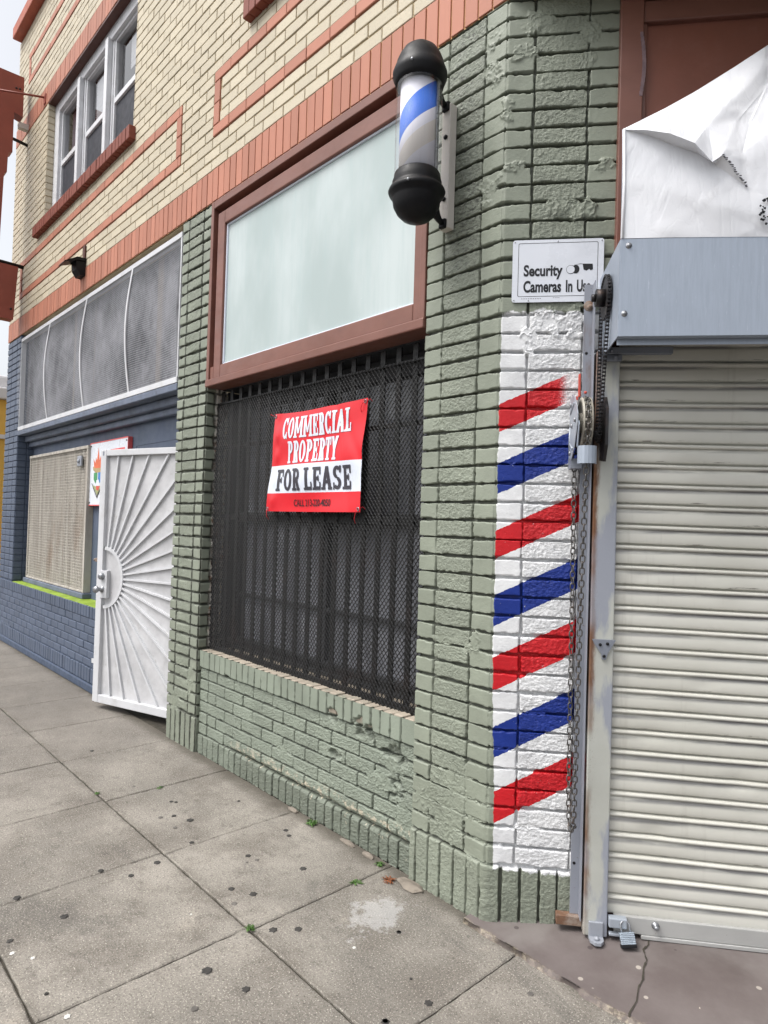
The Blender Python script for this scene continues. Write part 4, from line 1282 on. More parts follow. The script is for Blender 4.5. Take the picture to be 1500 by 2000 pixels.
def bwarp(x, y, z):
    u, v = x / BW, z / BH
    # edges pulled in between the tied corners, belly and creases
    xx = x * (1 - .035 * (1 - v * v) * (1 if u > 0 else .2)) - .018 * (v < 2) * (1 - v) * .5 * (u < 0) * abs(u) + (.016 * v if u > 0 else .022 * v) * abs(u)
    zz = z - .012 * (1 - u * u) * (1 if v > 0 else .15) * abs(v)
    yy = y - .016 * (1 - u * u) * (1 - .5 * v * v) + .004 * math.sin(u * 5 + v * 3) + .005 * math.sin(v * 6 - u * 2) * (1 - abs(u) * .4)
    yy += .006 * math.exp(-((u + v * .5 - .95) / .08) ** 2) + .005 * math.exp(-((u - .62 + .15 * v) / .05) ** 2) * (1 - abs(v) * .5) - .006 * math.exp(-((u + .86) / .07) ** 2) * (.5 + .5 * math.sin(v * 14))
    return (xx, yy, zz)
def banner_strip(name, z0, z1, mat, nz):
    nx = 70; vs = []
    for j in range(nz + 1):
        for i in range(nx + 1):
            vs.append(bwarp(-BW + 2 * BW * i / nx, 0, z0 + (z1 - z0) * j / nz))
    fs = [(j * (nx + 1) + i, j * (nx + 1) + i + 1, (j + 1) * (nx + 1) + i + 1, (j + 1) * (nx + 1) + i) for j in range(nz) for i in range(nx)]
    return np_mesh(name, vs, fs, mat, bn, True)
banner_strip('red_field', -.020, BH, M['bred'], 30); banner_strip('white_field', -.172, -.020, M['bwhite'], 16); banner_strip('red_field', -BH, -.172, M['bred'], 12)
def warp_letters(mb, y=-.0022):
    bmesh.ops.subdivide_edges(mb.bm, edges=[e for e in mb.bm.edges if e.calc_length() > .014], cuts=3, use_grid_fill=True)
    bmesh.ops.triangulate(mb.bm, faces=list(mb.bm.faces))
    for vv in mb.bm.verts: vv.co = Vector(bwarp(vv.co.x, vv.co.y + y, vv.co.z))
for txt, a, b, c, d, t, mt in (('COMMERCIAL', -.283, .300, .126, .244, .0178, 'bwhite'), ('PROPERTY', -.222, .212, -.012, .110, .0178, 'bwhite'), ('FOR LEASE', -.318, .322, -.160, -.042, .0225, 'bgrey')):
    mb = MB(); slab_text(mb, txt, a, b, c, d, t, 0); warp_letters(mb); mb.build('lettering', M[mt], bn, False)
flat_text('lettering', 'CALL 213-220-4050', -.150, .168, -.243, -.207, -.003, M['ink'], bn, .012, bwarp)
for (sx, sz) in ((-1, 1), (1, 1), (-1, -1), (1, -1)):
    p = Vector(bwarp(sx * (BW - .014), -.002, sz * (BH - .014)))
    mb = MB()
    mb.tube([p + Vector((.008 * math.cos(a), -.001, .008 * math.sin(a))) for a in np.linspace(0, 2 * PI, 12, endpoint=False)], .0022, 6, True)
    mb.build('eyelet', M['screw'], bn)
    mb = MB()
    e = {(-1, 1): (-.055, .02, .02), (1, 1): (-.03, -.012, -.05), (-1, -1): (.012, .0, -.06), (1, -1): (-.02, .0, -.07)}[(sx, sz)]
    mb.tube([p, p + Vector((e[0] * .4, -.008, e[2] * .2 + .004)), p + Vector((e[0] * .7, -.010, e[2] * .7)), p + Vector((e[0], .004, e[2]))], .0016, 5)
    mb.tube([p, p + Vector((sx * .012, .02, .012)), p + Vector((sx * .02, .03, 0))], .0016, 5)
    mb.build('tie_cord', M['bred'], bn)

# barber pole
bp = empty('barber_pole', (-1.812, -.20, 2.656))
tag(bp, 'black capped barber pole with blue and white stripes on the corner pier', 'barber pole')
mb = MB()
mb.lathe([(.001, .0), (.03, .004), (.055, .016), (.076, .036), (.09, .062), (.095, .088), (.097, .096), (.108, .108), (.112, .118), (.108, .128), (.098, .136), (.095, .146), (.097, .156), (.092, .170), (.090, .186), (.086, .192)], (0, 0, 0), 'z', 48)
mb.build('bottom_cap', M['black'], bp)
mb = MB()
z0 = .548
mb.lathe([(.086, z0 - .012), (.094, z0 - .010), (.099, z0 + .006), (.106, z0 + .022), (.107, z0 + .038), (.100, z0 + .056), (.094, z0 + .072), (.092, z0 + .082), (.083, z0 + .104), (.068, z0 + .128), (.045, z0 + .147), (.022, z0 + .156), (.001, z0 + .159)], (0, 0, 0), 'z', 48)
mb.build('top_cap', M['black'], bp)
mb = MB(); mb.lathe([(.074, .185), (.074, .545)], (0, 0, 0), 'z', 40)
mb.build('striped_cylinder', M['stripes'], bp)
mb = MB(); mb.lathe([(.0905, .188), (.0905, .545)], (0, 0, 0), 'z', 48, True, False)
mb.build('glass_cylinder', M['tube_glass'], bp)
for i in (-1, 1):
    mb = MB(); mb.box(-.0035 + i * .078, .0035 + i * .078, .02, .03, .19, .545); mb.build('inner_rod', M['screw'], bp)
mb = MB()
mb.box(-.023, .023, .158, .197, .03, .54, .003)
mb.build('mounting_plate', M['platewhite'], bp)
for z in (.055, .535):
    mb = MB()
    mb.tube([(0, .085, z + .03 if z > .3 else z + .05), (.0, .118, z + .012), (0, .135, z), (0, .162, z - .004)], [.026, .016, .012, .014], 12)
    mb.box(-.017, .017, .145, .166, z - .025, z + .012, .005)
    mb.build('bracket_arm', M['black'], bp)
for z in (.15, .405):
    mb = MB(); mb.lathe([(.010, 0), (.009, -.005), (.001, -.007)], (0, .158, z), 'y', 10); mb.build('screw', M['black'], bp)
for (z, r) in ((.118, .112), (z0 + .03, .107)):
    mb = MB()
    a = R(-62)
    mb.lathe([(.006, .003), (.0055, -.004), (.001, -.0055)], (r * math.cos(a) * .985, r * math.sin(a) * .985, z), 'y', 10); mb.build('set_screw', M['screw'], bp)

# --- things on the entrance side: local x runs along it, -y points out
def ethings(name, label, cat, group=None):
    o = empty(name, (XC, 0, 0), TH)
    return tag(o, label, cat, group)
# security camera notice
sg = ethings('security_sign', 'white metal notice reading Security Cameras In Use on the turned pier', 'sign')
def rrect(x0, x1, z0, z1, r, n=5):
    pts = []
    for cx, cz, a0 in ((x1 - r, z1 - r, 0), (x0 + r, z1 - r, 90), (x0 + r, z0 + r, 180), (x1 - r, z0 + r, 270)):
        for i in range(n + 1):
            a = R(a0 + 90 * i / n); pts.append((cx + r * math.cos(a), cz + r * math.sin(a)))
    return pts
SX0, SX1, SZ0, SZ1 = .041, .374, 2.330, 2.566
mb = MB(); mb.prism(rrect(SX0, SX1, SZ0, SZ1, .010), 'y', -.0085, -.006); mb.build('sign_plate', M['signwhite'], sg)
mb = MB()
a = rrect(SX0 + .021, SX1 - .021, SZ0 + .021, SZ1 - .012, .006); b = rrect(SX0 + .0228, SX1 - .0228, SZ0 + .0228, SZ1 - .0138, .005)
for i in range(len(a)):
    k = (i + 1) % len(a)
    mb.quad((a[i][0], -.0089, a[i][1]), (a[k][0], -.0089, a[k][1]), (b[k][0], -.0089, b[k][1]), (b[i][0], -.0089, b[i][1]))
mb.build('border_line', M['ink'], sg)
flat_text('lettering', 'Security', .083, .226, 2.4145, 2.4715, -.0092, M['ink'], sg, .033)
for wd, xa, xb in (('Cameras', .083, .222), ('In', .239, .263), ('Use', .279, .329)):
    flat_text('lettering', wd, xa, xb, 2.366, 2.4115, -.0092, M['ink'], sg, .033)
mb = MB()      # printed camera: lens ring, body, housing, mount
def disc(mb, cx, cz, rx, rz, y, n=24):
    mb._f([mb.v((cx + rx * math.cos(2 * PI * i / n), y, cz + rz * math.sin(2 * PI * i / n))) for i in range(n)])
disc(mb, .2735, 2.4515, .0135, .0165, -.0090)
for pts in ([(.262, 2.466), (.288, 2.472), (.298, 2.4715), (.298, 2.470), (.288, 2.4702)], [(.298, 2.4715), (.334, 2.4705), (.336, 2.450), (.327, 2.446), (.322, 2.452), (.313, 2.445), (.302, 2.449)]):
    mb._f([mb.v((p[0], -.0092, p[1])) for p in pts])
disc(mb, .2555, 2.4505, .0165, .0165, -.00915)
mb.build('camera_print', M['ink'], sg)
mb = MB(); disc(mb, .2550, 2.4505, .0148, .0148, -.0096); mb.build('lens_print', M['signwhite'], sg)
for (x, z) in ((SX0 + .008, SZ0 + .008), (SX0 + .008, SZ1 - .008), (SX1 - .008, SZ1 - .008), (SX0 + .062, SZ0 + .006), (SX0 + .166, SZ1 - .007)):
    mb = MB(); mb.lathe([(.0028, .0), (.0022, -.0015), (.0005, -.002)], (x, -.0085, z), 'y', 8); mb.build('rivet', M['screw'], sg)
mb = MB()
for i in range(9): mb.box(SX0 + .035 + i * .0085, SX0 + .0405 + i * .0085, -.0089, -.0086, SZ0 + .0125, SZ0 + .0142)
mb.build('fine_print', M['bgrey'], sg)
mb = MB()
for i in range(4): mb.box(SX0 + .152 + i * .0065, SX0 + .156 + i * .0065, -.0089, -.0086, SZ0 + .0150, SZ0 + .0165)
mb.build('fine_print', M['bgrey'], sg)

# roller shutter
rs = ethings('roller_shutter', 'closed cream steel roller shutter under a galvanised hood box', 'roller shutter')
SL, SRt = .428, 2.2
pitch = .0735
prof = []
z = .11
prof_unit = [(.0, .018), (.0032, .018), (.0038, -.001), (.008, -.0026), (.016, -.0038), (.028, -.0040), (.040, -.0028), (.049, -.0008), (.0535, .0034), (.0550, .0046), (.0556, -.0010), (.0572, -.0068), (.0605, -.0094), (.0640, -.0096), (.0676, -.0074), (.0692, -.0030), (.0697, .018)]
while z < 2.32:
    for dz, o in prof_unit: prof.append((z + dz, -.05 + o))
    z += pitch
nx = 90
DENTS = [(.007, .58, .42), (.005, .74, .95), (.006, .52, 1.32), (.006, .86, .62), (.005, .66, 1.71), (-.004, .80, 1.28), (.005, .93, .30), (.004, .56, .76)]
V_ = []
for (zz, yy) in prof:
    for i in range(nx):
        x = SL + (SRt - SL) * i / (nx - 1)
        dn = sum(a_ * math.exp(-((x - bx) / .045) ** 2 - ((zz - bz) / .03) ** 2) for a_, bx, bz in DENTS)
        V_.append((x, yy + dn + .0016 * math.sin(x * 5 + zz * 3.1) + .0012 * math.sin(x * 11 + zz * 23), zz + .0025 * math.sin(x * 3.1 + zz) - .006 * (x - SL)))
F_ = [(j * nx + i, j * nx + i + 1, (j + 1) * nx + i + 1, (j + 1) * nx + i) for j in range(len(prof) - 1) for i in range(nx - 1)]
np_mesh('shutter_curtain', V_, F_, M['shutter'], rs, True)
mb = MB()
mb.box(.452, SRt, -.066, -.045, .060, .118, .003)
mb.box(.545, SRt, -.070, -.040, .046, .0595, .002)
mb.build('bottom_bar', rusty('shutter_bottom_bar', rgb(168, 168, 166), .45, 7, .5, .0, (1, 1, 1), .62), rs)
mb = MB()
HS = .362
mb.box(HS, HS + .003, -.352, -.002, 2.10, 2.408)          # side plate
mb.box(HS + .0005, 2.3, -.356, -.3525, 2.099, 2.41)       # front plate
mb.box(HS + .0005, 2.3, -.352, -.0, 2.4075, 2.4098)       # top
mb.box(HS + .0035, 2.3, -.352, -.318, 2.0985, 2.1005); mb.box(HS + .004, 2.3, -.322, -.319, 2.080, 2.098)
mb.build('hood_box', M['galv'], rs)
mb = MB()
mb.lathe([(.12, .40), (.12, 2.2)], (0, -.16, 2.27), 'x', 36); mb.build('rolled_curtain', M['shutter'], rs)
for (x, z) in ((.389, 2.389), (.380, 2.171)):
    mb = MB(); mb.lathe([(.010, 0), (.010, -.001), (.0062, -.0015), (.006, -.006), (.003, -.0075), (.0005, -.008)], (x, -.356, z), 'y', 14); mb.build('hood_screw', M['screw'], rs)
mb = MB()
mb.box(.345, .427, -.080, -.001, .045, 2.125, .004)
mb.build('guide_rail', M['guide'], rs)
mb = MB()
mb.box(.350, .60, -.105, -.082, 2.108, 2.132, .002); mb.box(.352, .43, -.098, -.081, 2.085, 2.1075, .003)
for x in (.366, .392): mb.lathe([(.006, 0), (.005, -.004), (.001, -.006)], (x, -.105, 2.12), 'y', 10)
mb.lathe([(.009, 0), (.008, -.010), (.002, -.013)], (.408, -.098, 2.096), 'y', 10)
mb.build('stop_bracket', M['greysteel'], rs)
mb = MB()
mb.prism([(.352, 1.092), (.432, 1.092), (.426, 1.080), (.405, 1.042), (.400, 1.022), (.386, 1.022), (.384, 1.04), (.358, 1.078)], 'y', -.088, -.0805)
mb.build('latch_plate', M['greysteel'], rs)
for (x, z) in ((.379, 1.074), (.404, 1.078), (.393, 1.034)):
    mb = MB(); mb.lathe([(.0058, 0), (.005, -.004), (.0008, -.005)], (x, -.088, z), 'y', 10); mb.build('latch_screw', M['black'], rs)
mb = MB()
mb.box(.255, .344, -.050, -.016, .055, .088, .002); mb.build('rusty_foot_bar', M['rust'], rs)
mb = MB()
mb.prism([(.362, -.082), (.412, -.082), (.410, -.112), (.398, -.128), (.378, -.128), (.364, -.112)], 'z', .040, .050)
mb.box(.362, .412, -.090, -.0805, .044, .10, .003)
mb.lathe([(.009, 0), (.008, .008), (.002, .011)], (.387, -.108, .050), 'z', 10)
mb.build('floor_anchor', M['rustgrey'], rs)
mb = MB()
mb.box(.430, .492, -.095, -.067, .088, .122, .004); mb.box(.432, .485, -.088, -.070, .056, .066, .003)
mb.build('slide_bolt', M['lightsteel'], rs)
mb = MB(); mb.lathe([(.013, 0), (.013, -.004), (.008, -.006), (.008, -.020), (.004, -.024)], (.592, -.066, .098), 'y', 12); mb.build('bar_bolt', M['screw'], rs)

# padlock
pl = ethings('padlock', 'small laminated steel padlock with black base hanging from the shutter slide bolt', 'padlock')
T0 = Matrix.Translation((.488, -.112, .070)) @ Matrix.Rotation(R(-24), 4, 'X') @ Matrix.Rotation(R(-8), 4, 'Y')
mb = MB()
for i in range(7): mb.box(-.025 + .0004 * (i % 2), .025 - .0004 * (i % 2), -.011, .011, -.018 + i * .0052, -.0132 + i * .0052, .0012, T0)
mb.build('lock_body', paint('brushed_lock_steel', rgb(168, 178, 188), .12, 30, .3, None, 0, 1, .05, 90, .5, .7), pl)
mb = MB(); mb.box(-.0262, .0262, -.0125, .0125, -.0285, -.0184, .002, T0); mb.build('lock_base', M['black'], pl)
mb = MB()
mb.tube([T0 @ Vector(p) for p in [(-.015, 0, .015), (-.015, .0, .036)] + [(-.015 * math.cos(a), 0, .036 + .015 * math.sin(a)) for a in np.linspace(.3, PI - .3, 7)] + [(.015, 0, .036), (.015, 0, .015)]], .0036, 10)
mb.build('shackle', M['screw'], pl)

# chain hoist beside the shutter
ch = ethings('chain_hoist', 'grey steel shutter chain hoist with sprocket, hand wheel and long hanging chain loop', 'chain hoist')
mb = MB()
mb.box(.304, .338, -.030, -.026, .088, 2.385, .001); mb.box(.334, .3375, -.075, -.0305, .088, 2.385, .001)
mb.build('angle_post', rusty('angle_post_paint', rgb(140, 144, 154), .7, 6, .5, .1, (1.2, 1.2, .22), .57), ch)
for z, mt in ((2.13, 'black'), (1.985, 'em_red'), (.40, 'black'), (.27, 'black')):
    mb = MB(); mb.lathe([(.0055, 0), (.0055, -.0008), (.0005, -.001)], (.316, -.030, z), 'y', 12); mb.build('bolt_hole', M[mt], ch)
mb = MB(); mb.lathe([(.011, 0), (.010, -.006), (.006, -.008), (.005, -.018), (.001, -.019)], (.325, -.030, 2.30), 'y', 12); mb.lathe([(.020, -.0002), (.018, -.0012), (.001, -.0014)], (.322, -.030, 2.305), 'y', 12)
mb.build('post_bolt', M['rust'], ch)
# sprocket
def gear(mb, x, cy, cz, r, teeth, w, hub):
    pts = []
    for i in range(teeth):
        for k, rr in ((-.30, r - .006), (-.16, r), (.16, r), (.30, r - .006)):
            a = 2 * PI * (i + k) / teeth; pts.append((cy + rr * math.cos(a), cz + rr * math.sin(a)))
    mb.prism(pts, 'x', x - w / 2, x + w / 2)
SPY, SPZ, SPX = -.19, 2.279, .350
mb = MB(); gear(mb, SPX, SPY, SPZ, .076, 28, .006, 0); mb.lathe([(.030, -.032), (.030, -.003)], (SPX, SPY, SPZ), 'x', 24); mb.lathe([(.013, -.046), (.013, -.032)], (SPX, SPY, SPZ), 'x', 16); mb.lathe([(.010, .003), (.010, .02)], (SPX, SPY, SPZ), 'x', 12)
mb.build('sprocket', M['darkchain'], ch)
SQY, SQZ = -.118, 1.815
mb = MB(); gear(mb, SPX, SQY, SQZ, .026, 11, .006, 0); mb.lathe([(.015, -.02), (.015, .02)], (SPX, SQY, SQZ), 'x', 16); mb.build('pinion', M['darkchain'], ch)
# roller chain round both wheels
pts = []
r1, r2 = .0735, .024
for a in np.linspace(-8, 188, 22): pts.append((SPY - r1 * math.cos(R(a)), SPZ + r1 * math.sin(R(a))))
for a in np.linspace(172, 368, 8)[::1]: pts.append((SQY - r2 * math.cos(R(a)), SQZ + r2 * math.sin(R(a))))
P = [Vector((0, p[0], p[1])) for p in pts]; P.append(P[0])
L = [0]
for a, b in zip(P[:-1], P[1:]): L.append(L[-1] + (b - a).length)
def at_len(s):
    s %= L[-1]
    for i in range(len(L) - 1):
        if L[i] <= s <= L[i + 1]:
            t = (s - L[i]) / max(1e-9, L[i + 1] - L[i]); return P[i].lerp(P[i + 1], t)
n = int(L[-1] / .0127); n += n % 2; st = L[-1] / n
mb = MB()
for i in range(n):
    a, b = at_len(i * st), at_len((i + 1) * st)
    off = .0058 if i % 2 else .0042
    for sx in (-1, 1):
        x = SPX + sx * off
        d = (b - a).normalized(); s_ = Vector((0, -d.z, d.y))
        e = d * .0045
        A = [a - e - s_ * .0028, a - s_ * .0048, a + (b - a) * .5 - s_ * .0034, b - s_ * .0048, b + e - s_ * .0028, b + e + s_ * .0028, b + s_ * .0048, a + (b - a) * .5 + s_ * .0034, a + s_ * .0048, a - e + s_ * .0028]
        mb.prism([(p.y, p.z) for p in A], 'x', x - .0007, x + .0007)
    mb.lathe([(.0036, -.0062), (.0036, .0062)], (SPX, a.y, a.z), 'x', 8)
mb.build('roller_chain', M['darkchain'], ch)
# gear case, wheel, guard plates
mb = MB(); mb.prism([(-.045, 1.735), (-.15, 1.72), (-.185, 1.775), (-.185, 1.90), (-.15, 1.945), (-.05, 1.93)], 'x', .362, .372)
mb.build('gear_case', M['darkchain'], ch)
mb = MB()
WX, WY, WZ, WR_ = .300, -.135, 1.855, .090
for sx in (-1, 1):
    mb.lathe([(WR_, sx * .012), (WR_, sx * .016), (WR_ - .012, sx * .019), (WR_ - .018, sx * .012), (.03, sx * .009)], (WX, WY, WZ), 'x', 40, True, False)
mb.lathe([(WR_, -.012), (WR_ - .022, -.004), (WR_ - .022, .004), (WR_, .012)], (WX, WY, WZ), 'x', 40, True, False)
mb.lathe([(.035, -.022), (.035, .022)], (WX, WY, WZ), 'x', 24)
for i in range(16):
    a = 2 * PI * i / 16; y, z = WY + (WR_ - .004) * math.cos(a), WZ + (WR_ - .004) * math.sin(a)
    for sx in (-1, 1): mb.box(WX + sx * .006, WX + sx * .013, y - .004, y + .004, z - .004, z + .004)
mb.build('hand_wheel', M['ivorywheel'], ch)
mb = MB()
gp = [(-.030, 1.735), (-.085, 1.725), (-.165, 1.77), (-.228, 1.845), (-.228, 1.875), (-.15, 1.945), (-.09, 1.965), (-.03, 1.955)]
mb.prism(gp, 'x', .262, .2645)
for (a, b) in (((-.06, 1.90), (-.15, 1.925)), ((-.06, 1.79), (-.13, 1.765)), ((-.05, 1.85), (-.05, 1.76))):
    mb.tube([(.2615, a[0], a[1]), (.2615, b[0], b[1])], .004, 6)
mb.build('guard_plate', M['lightsteel'], ch)
for (y, z) in ((-.10, 1.85), (-.07, 1.93), (-.07, 1.755), (-.18, 1.86)):
    mb = MB(); mb.lathe([(.009, 0), (.008, -.005), (.001, -.007)], (.262, y, z), 'x', 10); mb.build('guard_bolt', M['screw'], ch)
mb = MB()
for i in range(10):
    a0, a1 = R(160 + 22 * i), R(160 + 22 * (i + 1))
    def q(a, z): return (.298 + .032 * math.cos(a), -.212 + .026 * math.sin(a), z)
    mb.quad(q(a0, 1.705), q(a1, 1.705), q(a1, 1.765), q(a0, 1.765), True)
mb.prism([(-.19, 1.765), (-.215, 1.765), (-.24, 1.835), (-.228, 1.85)], 'x', .2655, .268)
mb.build('chain_guide', M['galv'], ch)
mb = MB(); mb.prism([(-.02, 1.70), (-.09, 1.70), (-.09, 1.735), (-.02, 1.74)], 'x', .262, .30); mb.build('lower_bracket', M['greysteel'], ch)
mb = MB(); mb.box(.292, .299, -.012, -.028, 1.97, 2.055, .001); mb.box(.285, .292, -.010, -.02, 1.96, 1.972); mb.build('red_painted_strip', M['em_red'], ch)
# hand chain: welded links along a hanging loop that runs over the wheel
loop = []
for i in range(13):
    a = R(180 * i / 12); loop.append(Vector((WX, WY + .088 * math.cos(a), WZ + .088 * math.sin(a))))   # back to front over the top
bk = [Vector((.280, -.048, 1.72)), Vector((.284, -.050, 1.2)), Vector((.286, -.056, .70)), Vector((.287, -.060, .50)), Vector((.289, -.072, .43)), Vector((.295, -.090, .408))]
ft = [Vector((.297, -.212, 1.70)), Vector((.296, -.165, 1.2)), Vector((.297, -.135, .72)), Vector((.2975, -.120, .52)), Vector((.298, -.108, .44))]
path = list(reversed(bk)) + loop + ft
path.append(path[0])
L2 = [0]
for a, b in zip(path[:-1], path[1:]): L2.append(L2[-1] + (b - a).length)
def at2(s):
    s %= L2[-1]
    for i in range(len(L2) - 1):
        if L2[i] <= s <= L2[i + 1]:
            return path[i].lerp(path[i + 1], (s - L2[i]) / max(1e-9, L2[i + 1] - L2[i]))
n = int(L2[-1] / .0215); n += n % 2; st = L2[-1] / n
mb = MB()
for i in range(n):
    a, b = at2(i * st), at2((i + 1) * st); c = (a + b) / 2; d = (b - a).normalized()
    s_ = d.cross(Vector((0, 1, 0)));  s_ = s_.normalized() if s_.length > .2 else Vector((1, 0, 0))
    t_ = d.cross(s_)
    rot = R(18 + 6 * math.sin(i * .7)) + (PI / 2 if i % 2 else 0)
    w = s_ * math.cos(rot) + t_ * math.sin(rot)
    hl, hw = .0098, .0082
    ring = []
    for k in range(14):
        an = 2 * PI * k / 14
        ring.append(c + w * (hw * math.cos(an)) + d * (hw * math.sin(an) + (hl - .004) * (1 if math.sin(an) > 0 else -1) * .75))
    mb.tube(ring, .0026, 6, True)
mb.build('hand_chain', M['chain'], ch)

# torn white awning over the hood
aw = ethings('awning', 'torn white vinyl awning sagging over the galvanised hood box', 'awning')
AP = {'A': (0.36, -0.357, 2.764), 'L0': (0.427, -0.385, 2.742), 'L1': (0.493, -0.405, 2.716), 'L2': (0.564, -0.415, 2.676), 'L3': (0.62, -0.402, 2.622), 'B1': (0.437, -0.362, 2.74), 'B2': (0.519, -0.362, 2.701), 'B3': (0.59, -0.362, 2.673), 'B4': (0.638, -0.366, 2.635), 'T1': (0.654, -0.392, 2.648), 'T2': (0.734, -0.368, 2.557), 'E1': (0.416, -0.335, 2.801), 'E15': (0.503, -0.31, 2.855), 'E2': (0.601, -0.28, 2.922), 'E25': (0.728, -0.24, 3.018), 'E3': (0.854, -0.2, 3.117), 'P1': (0.617, -0.352, 2.761), 'P0': (0.542, -0.345, 2.786), 'R1': (0.634, -0.325, 2.832), 'R2': (0.717, -0.305, 2.883), 'R3': (0.837, -0.245, 3.034), 'Q1': (0.72, -0.318, 2.796), 'Q2': (0.83, -0.265, 2.941), 'X1': (0.805, -0.335, 2.738), 'X2': (0.796, -0.366, 2.523), 'X3': (0.802, -0.357, 2.404), 'H0': (0.363, -0.355, 2.413), 'H1': (0.5, -0.357, 2.411), 'H2': (0.653, -0.357, 2.408), 'M1': (0.366, -0.352, 2.589), 'M2': (0.494, -0.366, 2.56), 'M3': (0.638, -0.372, 2.503), 'M4': (0.796, -0.37, 2.466), 'C1': (0.721, -0.362, 2.665), 'C2': (0.76, -0.312, 2.79)}

for k_, dx in (('X1', .0), ('X2', .0), ('X3', .0), ('E3', .0), ('Q2', .0)):
    p_ = AP[k_]; AP[k_ + 'r'] = (2.0, p_[1] + (.15 if k_ in ('E3', 'Q2') else .02), p_[2] + (.30 if k_ == 'E3' else .12 if k_ == 'Q2' else .0))
def awning_sheet(tris, cuts, amp, seed, smooth_n):
    t = bmesh.new(); vm = {}
    for tri in tris:
        f = []
        for k_ in tri:
            if k_ not in vm: vm[k_] = t.verts.new(AP[k_])
            f.append(vm[k_])
        t.faces.new(f)
    bmesh.ops.subdivide_edges(t, edges=list(t.edges), cuts=cuts, use_grid_fill=True)
    bmesh.ops.triangulate(t, faces=list(t.faces))
    for _ in range(smooth_n):
        bmesh.ops.smooth_vert(t, verts=[v_ for v_ in t.verts if not v_.is_boundary], factor=.5, use_axis_x=False, use_axis_y=True, use_axis_z=False)
    for v_ in t.verts:
        x_, z_ = v_.co.x, v_.co.z
        q_ = float(fbm(np.array(x_ * 9 + z_ * 4), np.array(z_ * 12 - x_ * 5), seed, 4)) - .5
        c_ = abs(float(vnoise(np.array(x_ * 7 - z_ * 9), np.array(z_ * 4 + x_ * 3), seed + 4)) - .5)
        v_.co.y -= amp * q_ * (0 if v_.is_boundary else 1) + (amp * .55 * max(0, 1 - c_ / .06) if not v_.is_boundary else 0)
    for f in t.faces: f.smooth = True
    for e in t.edges:
        if len(e.link_faces) == 2 and e.calc_face_angle(0) > R(17): e.smooth = False
    return t
lower = [('H0', 'H1', 'M1'), ('H1', 'M2', 'M1'), ('H1', 'H2', 'M2'), ('H2', 'M3', 'M2'), ('H2', 'X3', 'M3'), ('X3', 'M4', 'M3'), ('M1', 'B1', 'A'), ('M1', 'M2', 'B1'), ('M2', 'B2', 'B1'), ('M2', 'M3', 'B3'), ('M2', 'B3', 'B2'), ('M3', 'B4', 'B3'), ('M3', 'T2', 'B4'), ('M3', 'M4', 'T2'), ('M4', 'X2', 'T2'), ('X3', 'X3r', 'M4'), ('M4', 'X3r', 'X2r'), ('M4', 'X2r', 'X2')]
upper = [('A', 'L0', 'E1'), ('L0', 'E15', 'E1'), ('L0', 'L1', 'E15'), ('L1', 'P0', 'E15'), ('L1', 'L2', 'P0'), ('L2', 'P1', 'P0'), ('P0', 'R1', 'E15'), ('E15', 'R1', 'E2'), ('P0', 'P1', 'R1'), ('L2', 'L3', 'P1'), ('L3', 'T1', 'P1'), ('P1', 'Q1', 'R2'), ('P1', 'R2', 'R1'), ('R1', 'R2', 'E2'), ('R2', 'E25', 'E2'), ('R2', 'R3', 'E25'), ('R3', 'E3', 'E25'), ('P1', 'T1', 'Q1'), ('T1', 'C1', 'Q1'), ('C1', 'C2', 'Q1'), ('C1', 'X1', 'C2'), ('Q1', 'C2', 'Q2'), ('Q1', 'Q2', 'R2'), ('R2', 'Q2', 'R3'), ('C2', 'X1', 'Q2'), ('T1', 'T2', 'C1'), ('T2', 'X2', 'C1'), ('C1', 'X2', 'X1'), ('X2', 'X2r', 'X1'), ('X1', 'X2r', 'X1r'), ('X1', 'X1r', 'Q2'), ('Q2', 'X1r', 'Q2r'), ('Q2', 'Q2r', 'R3'), ('R3', 'Q2r', 'E3r'), ('R3', 'E3r', 'E3')]
under = [('A', 'B1', 'L0'), ('B1', 'L1', 'L0'), ('B1', 'B2', 'L1'), ('B2', 'L2', 'L1'), ('B2', 'B3', 'L2'), ('B3', 'L3', 'L2'), ('B3', 'B4', 'L3'), ('B4', 'T1', 'L3'), ('B4', 'T2', 'T1')]
mb = MB()
for sheet, cuts, amp, seed, sn in ((lower, 9, .0035, 3, 6), (upper, 9, .006, 9, 3), (under, 3, .0, 5, 1)):
    t = awning_sheet(sheet, cuts, amp, seed, sn)
    m_ = {v_: mb.v(v_.co.copy()) for v_ in t.verts}
    for f in t.faces: mb._f([m_[a] for a in f.verts], True)
    for e in t.edges:
        if not e.smooth:
            e2 = mb.bm.edges.get((m_[e.verts[0]], m_[e.verts[1]]))
            if e2: e2.smooth = False
    t.free()
o = mb.build('awning_fabric', M['canvas'], aw, False)
mb = MB()
o_ = Vector(AP['T1']); q_ = Vector(AP['T2'])
for i in range(26):
    p_ = o_.lerp(q_, i / 25) + Vector((random.uniform(-.003, .003), -.004, random.uniform(-.003, .003)))
    mb.box(p_.x - .003, p_.x + .003, p_.y - .0015, p_.y + .001, p_.z - .0012, p_.z + .0012, 0)
mb.build('torn_seam', M['bgrey'], aw)
mb = MB()
mb.tube([(AP[k_][0] + .006, AP[k_][1] - .003, AP[k_][2]) for k_ in ('H0', 'M1', 'A')], .0035, 6)
mb.build('hem', M['canvas'], aw)
mb = MB()      # rough printed flourish at the awning's right, mostly out of view
